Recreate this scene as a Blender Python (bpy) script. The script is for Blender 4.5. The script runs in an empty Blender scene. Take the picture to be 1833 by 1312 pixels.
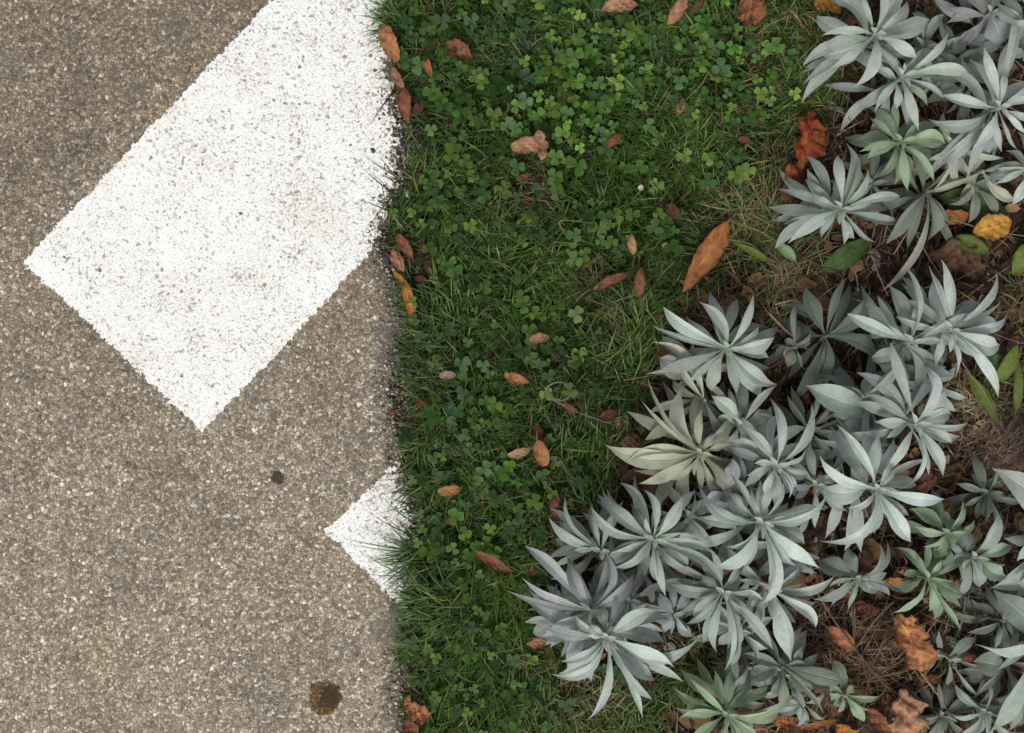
import bpy, math, random
import numpy as np
from mathutils import Vector

S = 0.0005            # metres per photograph pixel on the ground
H = 1.15              # camera height
CX, CY = 916.5, 656.0
R = math.radians
rnd = random.Random(11)
rng = np.random.default_rng(5)
scene = bpy.context.scene
col = scene.collection

# ------------------------------------------------------------------ camera, sky, sun, exposure
cam_d = bpy.data.cameras.new("camera")
cam = bpy.data.objects.new("camera", cam_d)
col.objects.link(cam)
cam.location = (0, 0, H)
cam.rotation_euler = (0, 0, 0)
cam_d.sensor_width = 36
cam_d.lens = 36 * H / (1833 * S)
cam_d.clip_start = 0.01
cam_d.clip_end = 200
scene.camera = cam

SUN_EL, SUN_AZ = 56, 200      # light from the lower edge of the picture, high
world = bpy.data.worlds.new("World")
scene.world = world
world.use_nodes = True
wn, wl = world.node_tree.nodes, world.node_tree.links
sky = wn.new("ShaderNodeTexSky")
sky.sky_type = 'NISHITA'
sky.sun_disc = False
sky.sun_elevation = R(SUN_EL)
sky.sun_rotation = R(SUN_AZ)
sky.dust_density = 4.0
hs = wn.new("ShaderNodeHueSaturation")
hs.inputs['Saturation'].default_value = 0.12
wl.new(sky.outputs[0], hs.inputs['Color'])
wl.new(hs.outputs[0], wn['Background'].inputs['Color'])
wn['Background'].inputs['Strength'].default_value = 0.115

sun_d = bpy.data.lights.new("sun", 'SUN')
sun_d.energy = 1.6
sun_d.angle = R(14)
sun_d.color = (1.0, 0.96, 0.90)
sun = bpy.data.objects.new("sun", sun_d)
col.objects.link(sun)
az = R(SUN_AZ)
tosun = Vector((math.sin(az) * math.cos(R(SUN_EL)), math.cos(az) * math.cos(R(SUN_EL)), math.sin(R(SUN_EL))))
sun.rotation_euler = tosun.to_track_quat('Z', 'Y').to_euler()
sun.location = tosun * 3

vs = scene.view_settings
vs.view_transform = 'Standard'
vs.look = 'None'
vs.exposure = 0.27
vs.gamma = 1
vs.use_curve_mapping = False


# ------------------------------------------------------------------ helpers
def P(px, py, z=0.0):
    """photograph pixel -> point at height z"""
    k = (H - z) / H
    return Vector(((px - CX) * S * k, (CY - py) * S * k, z))


def wx(px): return (px - CX) * S
def wy(py): return (CY - py) * S


def vnoise(x, y, seed=0):
    x = np.asarray(x, float); y = np.asarray(y, float)
    xi = np.floor(x).astype(np.int64); yi = np.floor(y).astype(np.int64)
    fx = x - xi; fy = y - yi
    fx = fx * fx * (3 - 2 * fx); fy = fy * fy * (3 - 2 * fy)
    def h(a, b):
        n = (a * 374761393 + b * 668265263 + seed * 1274126177) & 0x7fffffff
        n = ((n ^ (n >> 13)) * 1274126177) & 0x7fffffff
        return ((n ^ (n >> 16)) & 0xffff) / 65535.0
    return (h(xi, yi) * (1 - fx) + h(xi + 1, yi) * fx) * (1 - fy) + (h(xi, yi + 1) * (1 - fx) + h(xi + 1, yi + 1) * fx) * fy


def fbm(x, y, seed=0, o=3):
    v = 0; a = 0.5; t = 0
    for i in range(o):
        v = v + a * vnoise(x * 2 ** i, y * 2 ** i, seed + i); t += a; a *= 0.5
    return v / t


def mesh_np(name, verts, faces, mat, tint=None, uv=None, smooth=True, parent=None):
    """faces: list of arrays of equal-sized polygons"""
    me = bpy.data.meshes.new(name)
    verts = np.asarray(verts, np.float32)
    loops, starts, n = [], [], 0
    for f in faces:
        f = np.asarray(f, np.int32)
        if len(f) == 0: continue
        loops.append(f.ravel())
        starts.append(n + np.arange(len(f)) * f.shape[1])
        n += f.size
    loops = np.concatenate(loops); starts = np.concatenate(starts).astype(np.int32)
    me.vertices.add(len(verts)); me.vertices.foreach_set('co', verts.ravel())
    me.loops.add(n); me.loops.foreach_set('vertex_index', loops)
    me.polygons.add(len(starts)); me.polygons.foreach_set('loop_start', starts)
    me.update(calc_edges=True)
    me.validate()
    if smooth:
        me.polygons.foreach_set('use_smooth', np.ones(len(me.polygons), bool))
    if tint is not None:
        a = me.attributes.new('tint', 'FLOAT_COLOR', 'POINT')
        c = np.ones((len(verts), 4), np.float32); c[:, :3] = tint
        a.data.foreach_set('color', c.ravel())
    if uv is not None:
        l = me.uv_layers.new(name='UVMap')
        l.data.foreach_set('uv', np.asarray(uv, np.float32)[loops].ravel())
    me.materials.append(mat)
    o = bpy.data.objects.new(name, me)
    col.objects.link(o)
    if parent is not None: o.parent = parent
    return o


def tag(o, label=None, cat=None, group=None, kind=None):
    if label: o['label'] = label
    if cat: o['category'] = cat
    if group: o['group'] = group
    if kind: o['kind'] = kind
    return o


def empty(name, loc):
    o = bpy.data.objects.new(name, None)
    o.empty_display_size = 0.01
    o.location = loc
    col.objects.link(o)
    return o


# ------------------------------------------------------------------ materials
def new_mat(name):
    m = bpy.data.materials.new(name)
    m.use_nodes = True
    nt = m.node_tree
    return m, nt.nodes, nt.links, nt.nodes['Principled BSDF']


def nd(N, t, **kw):
    n = N.new(t)
    for k, v in kw.items():
        if k in n.inputs.keys() if hasattr(n.inputs, 'keys') else False:
            n.inputs[k].default_value = v
        else:
            setattr(n, k, v)
    return n


def ramp(N, stops, interp='LINEAR'):
    r = N.new('ShaderNodeValToRGB')
    r.color_ramp.interpolation = interp
    e = r.color_ramp.elements
    while len(e) > 1: e.remove(e[-1])
    e[0].position = stops[0][0]; e[0].color = (*stops[0][1], 1)
    for p, c in stops[1:]:
        x = e.new(p); x.color = (*c, 1)
    return r


def g(v): return (v, v, v)


def mix(N, L, a, b, fac, mode='MIX'):
    m = N.new('ShaderNodeMix'); m.data_type = 'RGBA'; m.blend_type = mode
    for sock, v in ((m.inputs[6], a), (m.inputs[7], b), (m.inputs[0], fac)):
        if isinstance(v, bpy.types.NodeSocket): L.new(v, sock)
        elif isinstance(v, tuple): sock.default_value = (*v, 1)
        else: sock.default_value = v
    return m.outputs[2]


def math_(N, L, op, a, b=0.0, c=None, clamp=False):
    m = N.new('ShaderNodeMath'); m.operation = op; m.use_clamp = clamp
    for i, v in enumerate((a, b, c)):
        if v is None: continue
        if isinstance(v, bpy.types.NodeSocket): L.new(v, m.inputs[i])
        else: m.inputs[i].default_value = v
    return m.outputs[0]


def stones(N, L):
    """aggregate pattern shared by road and paint: returns coord, cell colour, edge distance, height"""
    tc = N.new('ShaderNodeTexCoord')
    wn_ = nd(N, 'ShaderNodeTexNoise'); wn_.inputs['Scale'].default_value = 160; wn_.inputs['Detail'].default_value = 2
    L.new(tc.outputs['Object'], wn_.inputs['Vector'])
    off = N.new('ShaderNodeVectorMath'); off.operation = 'MULTIPLY_ADD'
    L.new(wn_.outputs['Color'], off.inputs[0]); off.inputs[1].default_value = (0.0055,) * 3
    L.new(tc.outputs['Object'], off.inputs[2])
    v1 = N.new('ShaderNodeTexVoronoi'); v1.inputs['Scale'].default_value = 350
    v2 = N.new('ShaderNodeTexVoronoi'); v2.feature = 'DISTANCE_TO_EDGE'; v2.inputs['Scale'].default_value = 350
    v3 = N.new('ShaderNodeTexVoronoi'); v3.inputs['Scale'].default_value = 620
    for v in (v1, v2, v3): L.new(off.outputs[0], v.inputs['Vector'])
    dome = math_(N, L, 'MULTIPLY', v2.outputs['Distance'], 3.0, clamp=True)
    dome = math_(N, L, 'POWER', dome, 0.6)
    fine = math_(N, L, 'MULTIPLY', v3.outputs['Distance'], -0.25)
    sep = N.new('ShaderNodeSeparateColor'); L.new(v1.outputs['Color'], sep.inputs[0])
    hgt = math_(N, L, 'MULTIPLY_ADD', sep.outputs[1], 0.6, dome)
    hgt = math_(N, L, 'ADD', hgt, fine)
    return tc, v1, v2, v3, sep, hgt


def bump(N, L, h, strength, dist, bsdf):
    b = N.new('ShaderNodeBump'); b.inputs['Strength'].default_value = strength; b.inputs['Distance'].default_value = dist
    L.new(h, b.inputs['Height']); L.new(b.outputs[0], bsdf.inputs['Normal'])
    return b


def noise(N, L, vec, scale, detail=4, rough=0.55):
    n = N.new('ShaderNodeTexNoise'); n.inputs['Scale'].default_value = scale
    n.inputs['Detail'].default_value = detail; n.inputs['Roughness'].default_value = rough
    L.new(vec, n.inputs['Vector'])
    return n.outputs['Fac']


def blob(N, L, vec, px, py, r, soft, rag=0.35):
    """ragged round stain on the road: 1 inside"""
    sx = N.new('ShaderNodeVectorMath'); sx.operation = 'DISTANCE'
    nz = N.new('ShaderNodeTexNoise'); nz.inputs['Scale'].default_value = 1.3 / (r * S); nz.inputs['Detail'].default_value = 5
    L.new(vec, nz.inputs['Vector'])
    L.new(vec, sx.inputs[0]); sx.inputs[1].default_value = (wx(px), wy(py), 0)
    d = math_(N, L, 'DIVIDE', sx.outputs['Value'], r * S)
    d = math_(N, L, 'MULTIPLY_ADD', math_(N, L, 'SUBTRACT', nz.outputs['Fac'], 0.5), rag * 3.5, d)
    mr = N.new('ShaderNodeMapRange'); mr.inputs[1].default_value = 1 - soft; mr.inputs[2].default_value = 1 + soft
    mr.inputs[3].default_value = 1; mr.inputs[4].default_value = 0
    L.new(d, mr.inputs[0])
    return mr.outputs[0]


# road
M_road, N, L, B = new_mat('asphalt')
tc, v1, v2, v3, sep, hgt = stones(N, L)
stone = ramp(N, [(0.0, (.15, .130, .105)), (.22, (.215, .184, .146)), (.5, (.285, .244, .190)), (.74, (.355, .306, .242)),
                 (.9, (.45, .395, .32)), (.97, (.56, .51, .43)), (1, (.64, .60, .53))])
L.new(sep.outputs[0], stone.inputs[0])
c = mix(N, L, stone.outputs[0], (.32, .235, .16), math_(N, L, 'MULTIPLY', math_(N, L, 'GREATER_THAN', sep.outputs[2], .95), .5))
gap = N.new('ShaderNodeMapRange'); gap.inputs[1].default_value = 0.0; gap.inputs[2].default_value = 0.14
gap.inputs[3].default_value = .72; gap.inputs[4].default_value = 0
L.new(v2.outputs['Distance'], gap.inputs[0])
c = mix(N, L, c, (.070, .056, .044), gap.outputs[0])
sv3 = N.new('ShaderNodeSeparateColor'); L.new(v3.outputs['Color'], sv3.inputs[0])
f3 = ramp(N, [(0, g(.72)), (.6, g(1.02)), (1, g(1.40))]); L.new(sv3.outputs[0], f3.inputs[0])
c = mix(N, L, c, f3.outputs[0], .8, 'MULTIPLY')
fr = ramp(N, [(.25, g(.68)), (.75, g(1.32))]); L.new(noise(N, L, tc.outputs['Object'], 420, 3, .7), fr.inputs[0])
c = mix(N, L, c, fr.outputs[0], 1.0, 'MULTIPLY')
lo = ramp(N, [(.3, (.80, .79, .78)), (.5, (1.06, 1.05, 1.03)), (.72, (1.16, 1.13, 1.08))]); L.new(noise(N, L, tc.outputs['Object'], 9, 6, .62), lo.inputs[0])
c = mix(N, L, c, lo.outputs[0], 1.0, 'MULTIPLY')
yl = ramp(N, [(.50, g(0)), (.75, g(.55))]); L.new(noise(N, L, tc.outputs['Object'], 14, 5, .65), yl.inputs[0])
c = mix(N, L, c, mix(N, L, c, (1.12, 1.0, .78), 1.0, 'MULTIPLY'), yl.outputs[0])
dk = ramp(N, [(.58, g(0)), (.70, g(.55))]); L.new(noise(N, L, tc.outputs['Object'], 22, 4, .6), dk.inputs[0])
c = mix(N, L, c, mix(N, L, c, (.60, .62, .66), 1.0, 'MULTIPLY'), dk.outputs[0])
# the upper path has shade painted into its colour, broken up by noise; the margin along the lawn is stained dark
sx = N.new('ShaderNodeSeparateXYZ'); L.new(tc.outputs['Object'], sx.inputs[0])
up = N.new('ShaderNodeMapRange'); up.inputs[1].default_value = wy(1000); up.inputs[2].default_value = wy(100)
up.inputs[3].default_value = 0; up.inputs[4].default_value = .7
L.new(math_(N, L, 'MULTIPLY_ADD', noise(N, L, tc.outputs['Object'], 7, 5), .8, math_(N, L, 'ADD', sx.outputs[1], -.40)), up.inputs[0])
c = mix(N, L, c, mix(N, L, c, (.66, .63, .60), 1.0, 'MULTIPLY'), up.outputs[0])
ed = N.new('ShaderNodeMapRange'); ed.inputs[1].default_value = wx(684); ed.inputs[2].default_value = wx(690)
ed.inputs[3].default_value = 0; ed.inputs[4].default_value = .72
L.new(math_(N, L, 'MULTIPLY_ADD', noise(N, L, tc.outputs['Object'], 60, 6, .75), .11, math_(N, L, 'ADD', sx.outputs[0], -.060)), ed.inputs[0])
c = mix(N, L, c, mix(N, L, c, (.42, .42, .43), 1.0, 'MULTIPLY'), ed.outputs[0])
spot = blob(N, L, tc.outputs['Object'], 580, 1249, 29, .05, .40)
spot2 = blob(N, L, tc.outputs['Object'], 497, 855, 12, .12, .25)
spot3 = blob(N, L, tc.outputs['Object'], 592, 1246, 20, .15, .7)
c = mix(N, L, c, mix(N, L, c, (.42, .31, .17), 1.0, 'MULTIPLY'), spot)
c = mix(N, L, c, (.040, .022, .012), math_(N, L, 'MULTIPLY', spot3, .9))
c = mix(N, L, c, (.028, .016, .010), math_(N, L, 'MULTIPLY', spot2, .85))
for (bx_, by_, br_, bs_) in ((694, 480, 26, .75), (702, 535, 22, .75), (706, 590, 18, .6), (694, 640, 20, .6), (690, 700, 16, .5), (715, 1100, 22, .4), (455, 715, 14, .5), (690, 600, 22, .5), (110, 300, 20, .3), (315, 50, 26, .4), (240, 165, 22, .4), (640, 840, 14, .5), (690, 1130, 26, .5), (10, 120, 30, .3)):
    q = blob(N, L, tc.outputs['Object'], bx_, by_, br_, .4, .3)
    c = mix(N, L, c, (.10, .095, .09), math_(N, L, 'MULTIPLY', q, bs_))
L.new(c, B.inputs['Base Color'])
B.inputs['Roughness'].default_value = .82
B.inputs['Specular IOR Level'].default_value = .25
bump(N, L, math_(N, L, 'MULTIPLY_ADD', spot, -1.2, hgt), .75, .0006, B)

# road paint
M_paint, N, L, B = new_mat('white_road_paint')
tc, v1, v2, v3, sep, hgt = stones(N, L)
pc = ramp(N, [(.3, (.80, .815, .82)), (.58, (.77, .775, .765)), (.78, (.70, .69, .65))]); L.new(noise(N, L, tc.outputs['Object'], 14, 5), pc.inputs[0])
c = pc.outputs[0]
tan = ramp(N, [(.52, g(0)), (.72, g(.34))]); L.new(noise(N, L, tc.outputs['Object'], 24, 6, .7), tan.inputs[0])
c = mix(N, L, c, (.60, .52, .40), tan.outputs[0])
gs = ramp(N, [(.55, g(0)), (.66, g(.32))]); L.new(noise(N, L, tc.outputs['Object'], 210, 5, .75), gs.inputs[0])
c = mix(N, L, c, (.40, .38, .34), gs.outputs[0])
sx = N.new('ShaderNodeSeparateXYZ'); L.new(tc.outputs['Object'], sx.inputs[0])
wr = N.new('ShaderNodeMapRange'); wr.inputs[1].default_value = wx(60); wr.inputs[2].default_value = wx(720)
wr.inputs[3].default_value = 0.0; wr.inputs[4].default_value = .10
L.new(sx.outputs[0], wr.inputs[0])
area = math_(N, L, 'MULTIPLY_ADD', math_(N, L, 'SUBTRACT', noise(N, L, tc.outputs['Object'], 22, 5, .65), .2), 1.1, wr.outputs[0])
for sc_, thr, strn, colr in ((270, .665, .75, (.22, .20, .165)), (420, .63, .55, (.38, .335, .27)), (190, .715, .8, (.15, .13, .11)), (760, .59, .45, (.42, .38, .32))):
    nz = noise(N, L, tc.outputs['Object'], sc_, 1.5, .5)
    s_ = math_(N, L, 'MULTIPLY_ADD', area, .28, nz)
    mr = N.new('ShaderNodeMapRange'); mr.inputs[1].default_value = thr + .075; mr.inputs[2].default_value = thr + .115
    mr.inputs[3].default_value = 0; mr.inputs[4].default_value = strn
    L.new(s_, mr.inputs[0])
    c = mix(N, L, c, colr, mr.outputs[0])
# scattered grains of bare stone
vd = N.new('ShaderNodeTexVoronoi'); vd.inputs['Scale'].default_value = 95; L.new(tc.outputs['Object'], vd.inputs['Vector'])
sd = N.new('ShaderNodeSeparateColor'); L.new(vd.outputs['Color'], sd.inputs[0])
rad = math_(N, L, 'MULTIPLY', math_(N, L, 'SUBTRACT', sd.outputs[0], .62), .85)
dot = N.new('ShaderNodeMapRange'); dot.inputs[1].default_value = 0; dot.inputs[2].default_value = .05
dot.inputs[3].default_value = 0; dot.inputs[4].default_value = .9
wob = math_(N, L, 'MULTIPLY_ADD', noise(N, L, tc.outputs['Object'], 600, 2), .22, vd.outputs['Distance'])
L.new(math_(N, L, 'SUBTRACT', rad, wob), dot.inputs[0])
dcol = ramp(N, [(0, (.06, .055, .045)), (.5, (.17, .14, .11)), (.85, (.30, .20, .11)), (1, (.16, .17, .08))]); L.new(sd.outputs[1], dcol.inputs[0])
c = mix(N, L, c, dcol.outputs[0], dot.outputs[0])
L.new(c, B.inputs['Base Color'])
B.inputs['Roughness'].default_value = .7
B.inputs['Specular IOR Level'].default_value = .3
bump(N, L, hgt, .45, .0008, B)

# soil
M_soil, N, L, B = new_mat('dark_soil')
tc = N.new('ShaderNodeTexCoord')
r_ = ramp(N, [(.25, (.012, .008, .006)), (.5, (.028, .019, .012)), (.8, (.065, .045, .030))])
L.new(noise(N, L, tc.outputs['Object'], 120, 6, .7), r_.inputs[0])
L.new(r_.outputs[0], B.inputs['Base Color']); B.inputs['Roughness'].default_value = .95
bump(N, L, noise(N, L, tc.outputs['Object'], 300, 6, .7), 1.0, .003, B)


def veg_mat(name, rough=.55, trans=.25, spec=.35, spot=0.0, mott=180):
    """vegetation whose colour is stored per vertex in 'tint'"""
    m, N, L, B = new_mat(name)
    at = N.new('ShaderNodeAttribute'); at.attribute_name = 'tint'
    tc = N.new('ShaderNodeTexCoord')
    r_ = ramp(N, [(.3, g(.75)), (.7, g(1.25))]); L.new(noise(N, L, tc.outputs['Object'], mott, 3), r_.inputs[0])
    c = mix(N, L, at.outputs['Color'], r_.outputs[0], 1.0, 'MULTIPLY')
    L.new(c, B.inputs['Base Color'])
    B.inputs['Roughness'].default_value = rough; B.inputs['Specular IOR Level'].default_value = spec
    if trans:
        t = N.new('ShaderNodeBsdfTranslucent'); L.new(c, t.inputs['Color'])
        ms = N.new('ShaderNodeMixShader'); ms.inputs[0].default_value = trans
        L.new(B.outputs[0], ms.inputs[1]); L.new(t.outputs[0], ms.inputs[2])
        L.new(ms.outputs[0], N['Material Output'].inputs['Surface'])
    return m


M_grass = veg_mat('grass_blade', .5, .25, .3)
M_clover = veg_mat('clover_leaf', .6, .2, .25)
M_dry = veg_mat('dry_straw', .8, .1, .15)
M_pebble = veg_mat('pebble_stone', .8, 0, .3, mott=700)


def leaf_mat(name, felted):
    """per-object colour comes from the object's own colour; uv.x along, uv.y across"""
    m, N, L, B = new_mat(name)
    oi = N.new('ShaderNodeObjectInfo')
    uv = N.new('ShaderNodeUVMap'); uv.uv_map = 'UVMap'
    tc = N.new('ShaderNodeTexCoord')
    su = N.new('ShaderNodeSeparateXYZ'); L.new(uv.outputs[0], su.inputs[0])
    mid = math_(N, L, 'ABSOLUTE', math_(N, L, 'SUBTRACT', su.outputs[1], .5))
    # midrib
    rib = N.new('ShaderNodeMapRange'); rib.inputs[1].default_value = .015; rib.inputs[2].default_value = .07
    rib.inputs[3].default_value = 1; rib.inputs[4].default_value = 0; L.new(mid, rib.inputs[0])
    # side veins running forward
    wv = math_(N, L, 'SUBTRACT', math_(N, L, 'MULTIPLY', su.outputs[0], 11 if felted else 15), math_(N, L, 'MULTIPLY', mid, 9 if felted else 10))
    vein = math_(N, L, 'SINE', math_(N, L, 'MULTIPLY', wv, 6.283))
    vein = math_(N, L, 'POWER', math_(N, L, 'ABSOLUTE', vein), 3.0 if felted else 6.0)
    oc = oi.outputs['Color']
    if felted:
        f = ramp(N, [(.25, g(.80)), (.75, g(1.16))]); L.new(noise(N, L, tc.outputs['Object'], 110, 5, .7), f.inputs[0])
        c = mix(N, L, oc, f.outputs[0], 1.0, 'MULTIPLY')
        ff = ramp(N, [(.3, g(.88)), (.7, g(1.10))]); L.new(noise(N, L, tc.outputs['Object'], 900, 3, .7), ff.inputs[0])
        c = mix(N, L, c, ff.outputs[0], 1.0, 'MULTIPLY')
        c = mix(N, L, c, mix(N, L, c, (.80, .86, .80), 1.0, 'MULTIPLY'), math_(N, L, 'MULTIPLY', vein, .45))
        c = mix(N, L, c, mix(N, L, c, (1.18, 1.18, 1.12), 1.0, 'MULTIPLY'), rib.outputs[0])
        tip = N.new('ShaderNodeMapRange'); tip.inputs[1].default_value = .90; tip.inputs[2].default_value = 1.0
        tip.inputs[3].default_value = 0; tip.inputs[4].default_value = .2; L.new(su.outputs[0], tip.inputs[0])
        c = mix(N, L, c, (.42, .36, .26), tip.outputs[0])
        bs = N.new('ShaderNodeMapRange'); bs.inputs[1].default_value = .05; bs.inputs[2].default_value = .45
        bs.inputs[3].default_value = .75; bs.inputs[4].default_value = 0; L.new(su.outputs[0], bs.inputs[0])
        c = mix(N, L, c, mix(N, L, c, (.84, 1.0, .80), 1.0, 'MULTIPLY'), bs.outputs[0])
        st = ramp(N, [(.66, g(0)), (.74, g(.5))]); L.new(noise(N, L, tc.outputs['Object'], 150, 4, .6), st.inputs[0])
        c = mix(N, L, c, (.22, .20, .14), st.outputs[0])
        B.inputs['Sheen Weight'].default_value = .3; B.inputs['Sheen Roughness'].default_value = .5
        B.inputs['Roughness'].default_value = .85; B.inputs['Specular IOR Level'].default_value = .15
        h = math_(N, L, 'MULTIPLY_ADD', rib.outputs[0], -1.0, math_(N, L, 'MULTIPLY', vein, -.35))
        h = math_(N, L, 'MULTIPLY_ADD', noise(N, L, tc.outputs['Object'], 500, 3), .8, h)
        bump(N, L, h, .8, .0009, B)
        tr = .12
    else:
        f = ramp(N, [(.32, (.36, .28, .24)), (.48, (.90, .90, .90)), (.60, (1.15, 1.1, 1.0)), (.72, (1.6, 1.45, 1.1))]); L.new(noise(N, L, tc.outputs['Object'], 95, 6, .7), f.inputs[0])
        c = mix(N, L, oc, f.outputs[0], 1.0, 'MULTIPLY')
        sp = ramp(N, [(.64, g(0)), (.72, g(.75))]); L.new(noise(N, L, tc.outputs['Object'], 330, 3, .6), sp.inputs[0])
        c = mix(N, L, c, mix(N, L, c, (.28, .22, .18), 1.0, 'MULTIPLY'), sp.outputs[0])
        c = mix(N, L, c, mix(N, L, c, (.66, .58, .5), 1.0, 'MULTIPLY'), math_(N, L, 'MULTIPLY', vein, .5))
        c = mix(N, L, c, mix(N, L, c, (1.5, 1.45, 1.3), 1.0, 'MULTIPLY'), math_(N, L, 'MULTIPLY', rib.outputs[0], .5))
        rim = N.new('ShaderNodeMapRange'); rim.inputs[1].default_value = .34; rim.inputs[2].default_value = .5
        rim.inputs[3].default_value = 0; rim.inputs[4].default_value = .7
        L.new(math_(N, L, 'MULTIPLY_ADD', math_(N, L, 'SUBTRACT', noise(N, L, tc.outputs['Object'], 120, 4), .5), .5, mid), rim.inputs[0])
        c = mix(N, L, c, mix(N, L, c, (.42, .34, .28), 1.0, 'MULTIPLY'), rim.outputs[0])
        hx = N.new('ShaderNodeHueSaturation'); L.new(c, hx.inputs['Color'])
        L.new(math_(N, L, 'MULTIPLY_ADD', noise(N, L, tc.outputs['Object'], 60, 3), .10, .45), hx.inputs['Hue'])
        hx.inputs['Saturation'].default_value = .97
        c = hx.outputs[0]
        B.inputs['Roughness'].default_value = .55; B.inputs['Specular IOR Level'].default_value = .35
        h = math_(N, L, 'MULTIPLY_ADD', vein, -.25, rib.outputs[0])
        h = math_(N, L, 'MULTIPLY_ADD', noise(N, L, tc.outputs['Object'], 160, 5), 1.2, h)
        bump(N, L, h, .8, .0010, B)
        tr = .15
    L.new(c, B.inputs['Base Color'])
    t = N.new('ShaderNodeBsdfTranslucent'); L.new(c, t.inputs['Color'])
    ms = N.new('ShaderNodeMixShader'); ms.inputs[0].default_value = tr
    L.new(B.outputs[0], ms.inputs[1]); L.new(t.outputs[0], ms.inputs[2])
    L.new(ms.outputs[0], N['Material Output'].inputs['Surface'])
    return m


M_silver = leaf_mat('silver_felt_leaf', True)
M_dead = leaf_mat('dead_leaf', False)

# ------------------------------------------------------------------ the setting: soil sheet, path, paint
EDGE_Y = [-40000, -600, -200, 0, 60, 130, 200, 250, 300, 350, 400, 440, 490, 540, 600, 660, 700, 760, 820, 880, 960, 1040, 1100, 1140, 1180, 1250, 1312, 1500, 2000, 40000]
EDGE_X = [700, 690, 695, 697, 700, 706, 712, 716, 712, 704, 688, 682, 700, 716, 722, 706, 700, 712, 722, 730, 742, 748, 742, 728, 716, 722, 728, 735, 730, 730]


def edge_px(py):
    py = np.asarray(py, float)
    e = np.interp(py, EDGE_Y, EDGE_X)
    return e + (fbm(py / 26, py * 0 + 3.3, 7) - .5) * 22 + (vnoise(py / 5, py * 0, 9) - .5) * 8


def soil_z(x, y):
    """height of the bare soil"""
    px = x / S + CX; py = CY - y / S
    d = (px - edge_px(np.clip(py, -1500, 3000))) * S
    z = (fbm(x * 30, y * 30, 21, 4) - .5) * .016 + (fbm(x * 160, y * 160, 31, 3) - .5) * .005
    near = np.clip(d / .05, 0, 1)
    z = z * near - .009 * (1 - near)
    return np.where(d < 0, -.012, z)


def soilz1(x, y): return float(soil_z(np.array([x]), np.array([y]))[0])


n = 330
u = np.linspace(-1, 1, n)
ax = np.sinh(u * 6.0) / np.sinh(6.0) * 60
inner = np.linspace(-.75, .75, 420)
ax = np.unique(np.concatenate([ax[np.abs(ax) > .76], inner]))
XX, YY = np.meshgrid(ax, ax)
far = np.clip((np.maximum(np.abs(XX), np.abs(YY)) - 1) / 3, 0, 1)
ZZ = soil_z(XX.ravel(), YY.ravel()).reshape(XX.shape) * (1 - far) - .012 * far
k = len(ax)
idx = np.arange(k * k).reshape(k, k)
q = np.stack([idx[:-1, :-1], idx[:-1, 1:], idx[1:, 1:], idx[1:, :-1]], -1).reshape(-1, 4)
soil = mesh_np('soil', np.stack([XX, YY, ZZ], -1).reshape(-1, 3), [q], M_soil)
tag(soil, kind='structure')

# path: strip mesh whose right side follows the crumbling edge, with a turned-down side
ys = np.concatenate([np.linspace(-60, -.9, 12)[:-1], np.arange(-.9, .9, .0018), np.linspace(.9, 60, 12)[1:]])
exx = wx(edge_px(CY - ys / S))
cols_ = np.array([0, .9, .99, .9985, 1.0])
V = []
for i, (yy, ex) in enumerate(zip(ys, exx)):
    V += [(-60, yy, 0), (-1, yy, 0), (ex - .03, yy, 0), (ex - .004, yy, -.0004), (ex, yy, -.003), (ex + .002, yy, -.03)]
V = np.array(V); kk = 6
idx = np.arange(len(ys) * kk).reshape(len(ys), kk)
q = np.stack([idx[:-1, :-1], idx[:-1, 1:], idx[1:, 1:], idx[1:, :-1]], -1).reshape(-1, 4)
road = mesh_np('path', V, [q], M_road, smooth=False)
tag(road, kind='structure')


def paint(name, poly, x0, x1, y0, y1, label, holes):
    """ragged coat of paint: fine grid, cells kept inside the noisy outline (poly = half planes in pixels)"""
    step = 1.9
    gx = np.arange(x0, x1, step); gy = np.arange(y0, y1, step)
    GX, GY = np.meshgrid(gx, gy)
    d = np.full(GX.shape, 1e9)
    for (ax_, ay_, bx_, by_) in poly:
        nx, ny = -(by_ - ay_), (bx_ - ax_); l = math.hypot(nx, ny)
        d = np.minimum(d, ((GX - ax_) * nx + (GY - ay_) * ny) / l)
    de = edge_px(GY) - 6 - GX + (fbm(GX / 14, GY / 14, 55) - .5) * 34
    dd = d + (fbm(GX / 7, GY / 7, 41) - .5) * 12 + (fbm(GX / 40, GY / 40, 44) - .5) * 7
    keep = (dd > 0) & (de > 0)
    h1 = fbm(GX / 4.2, GY / 4.2, 61, 2)
    worn = holes + .22 * np.clip((40 - de) / 40, 0, 1) + .13 * np.clip((150 - de) / 150, 0, 1) + .16 * np.clip((7 - dd) / 7, 0, 1) + .06 * (fbm(GX / 60, GY / 60, 77) - .5)
    keep &= h1 < (.93 - worn)
    jx = (rng.random((len(gy) + 1, len(gx) + 1)) - .5) * step * .8
    jy = (rng.random((len(gy) + 1, len(gx) + 1)) - .5) * step * .8
    CXg, CYg = np.meshgrid(np.append(gx, gx[-1] + step) - step / 2, np.append(gy, gy[-1] + step) - step / 2)
    V = np.stack([(CXg + jx - CX) * S, (CY - CYg - jy) * S, np.full(CXg.shape, .0009)], -1).reshape(-1, 3)
    idx = np.arange(V.shape[0]).reshape(CXg.shape)
    q = np.stack([idx[1:, :-1], idx[1:, 1:], idx[:-1, 1:], idx[:-1, :-1]], -1)[keep]
    used = np.unique(q); mp = np.zeros(len(V), np.int64); mp[used] = np.arange(len(used))
    o = mesh_np(name, V[used], [mp[q]], M_paint)
    tag(o, label, 'road marking', 'white painted markings on the path')
    return o


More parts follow.
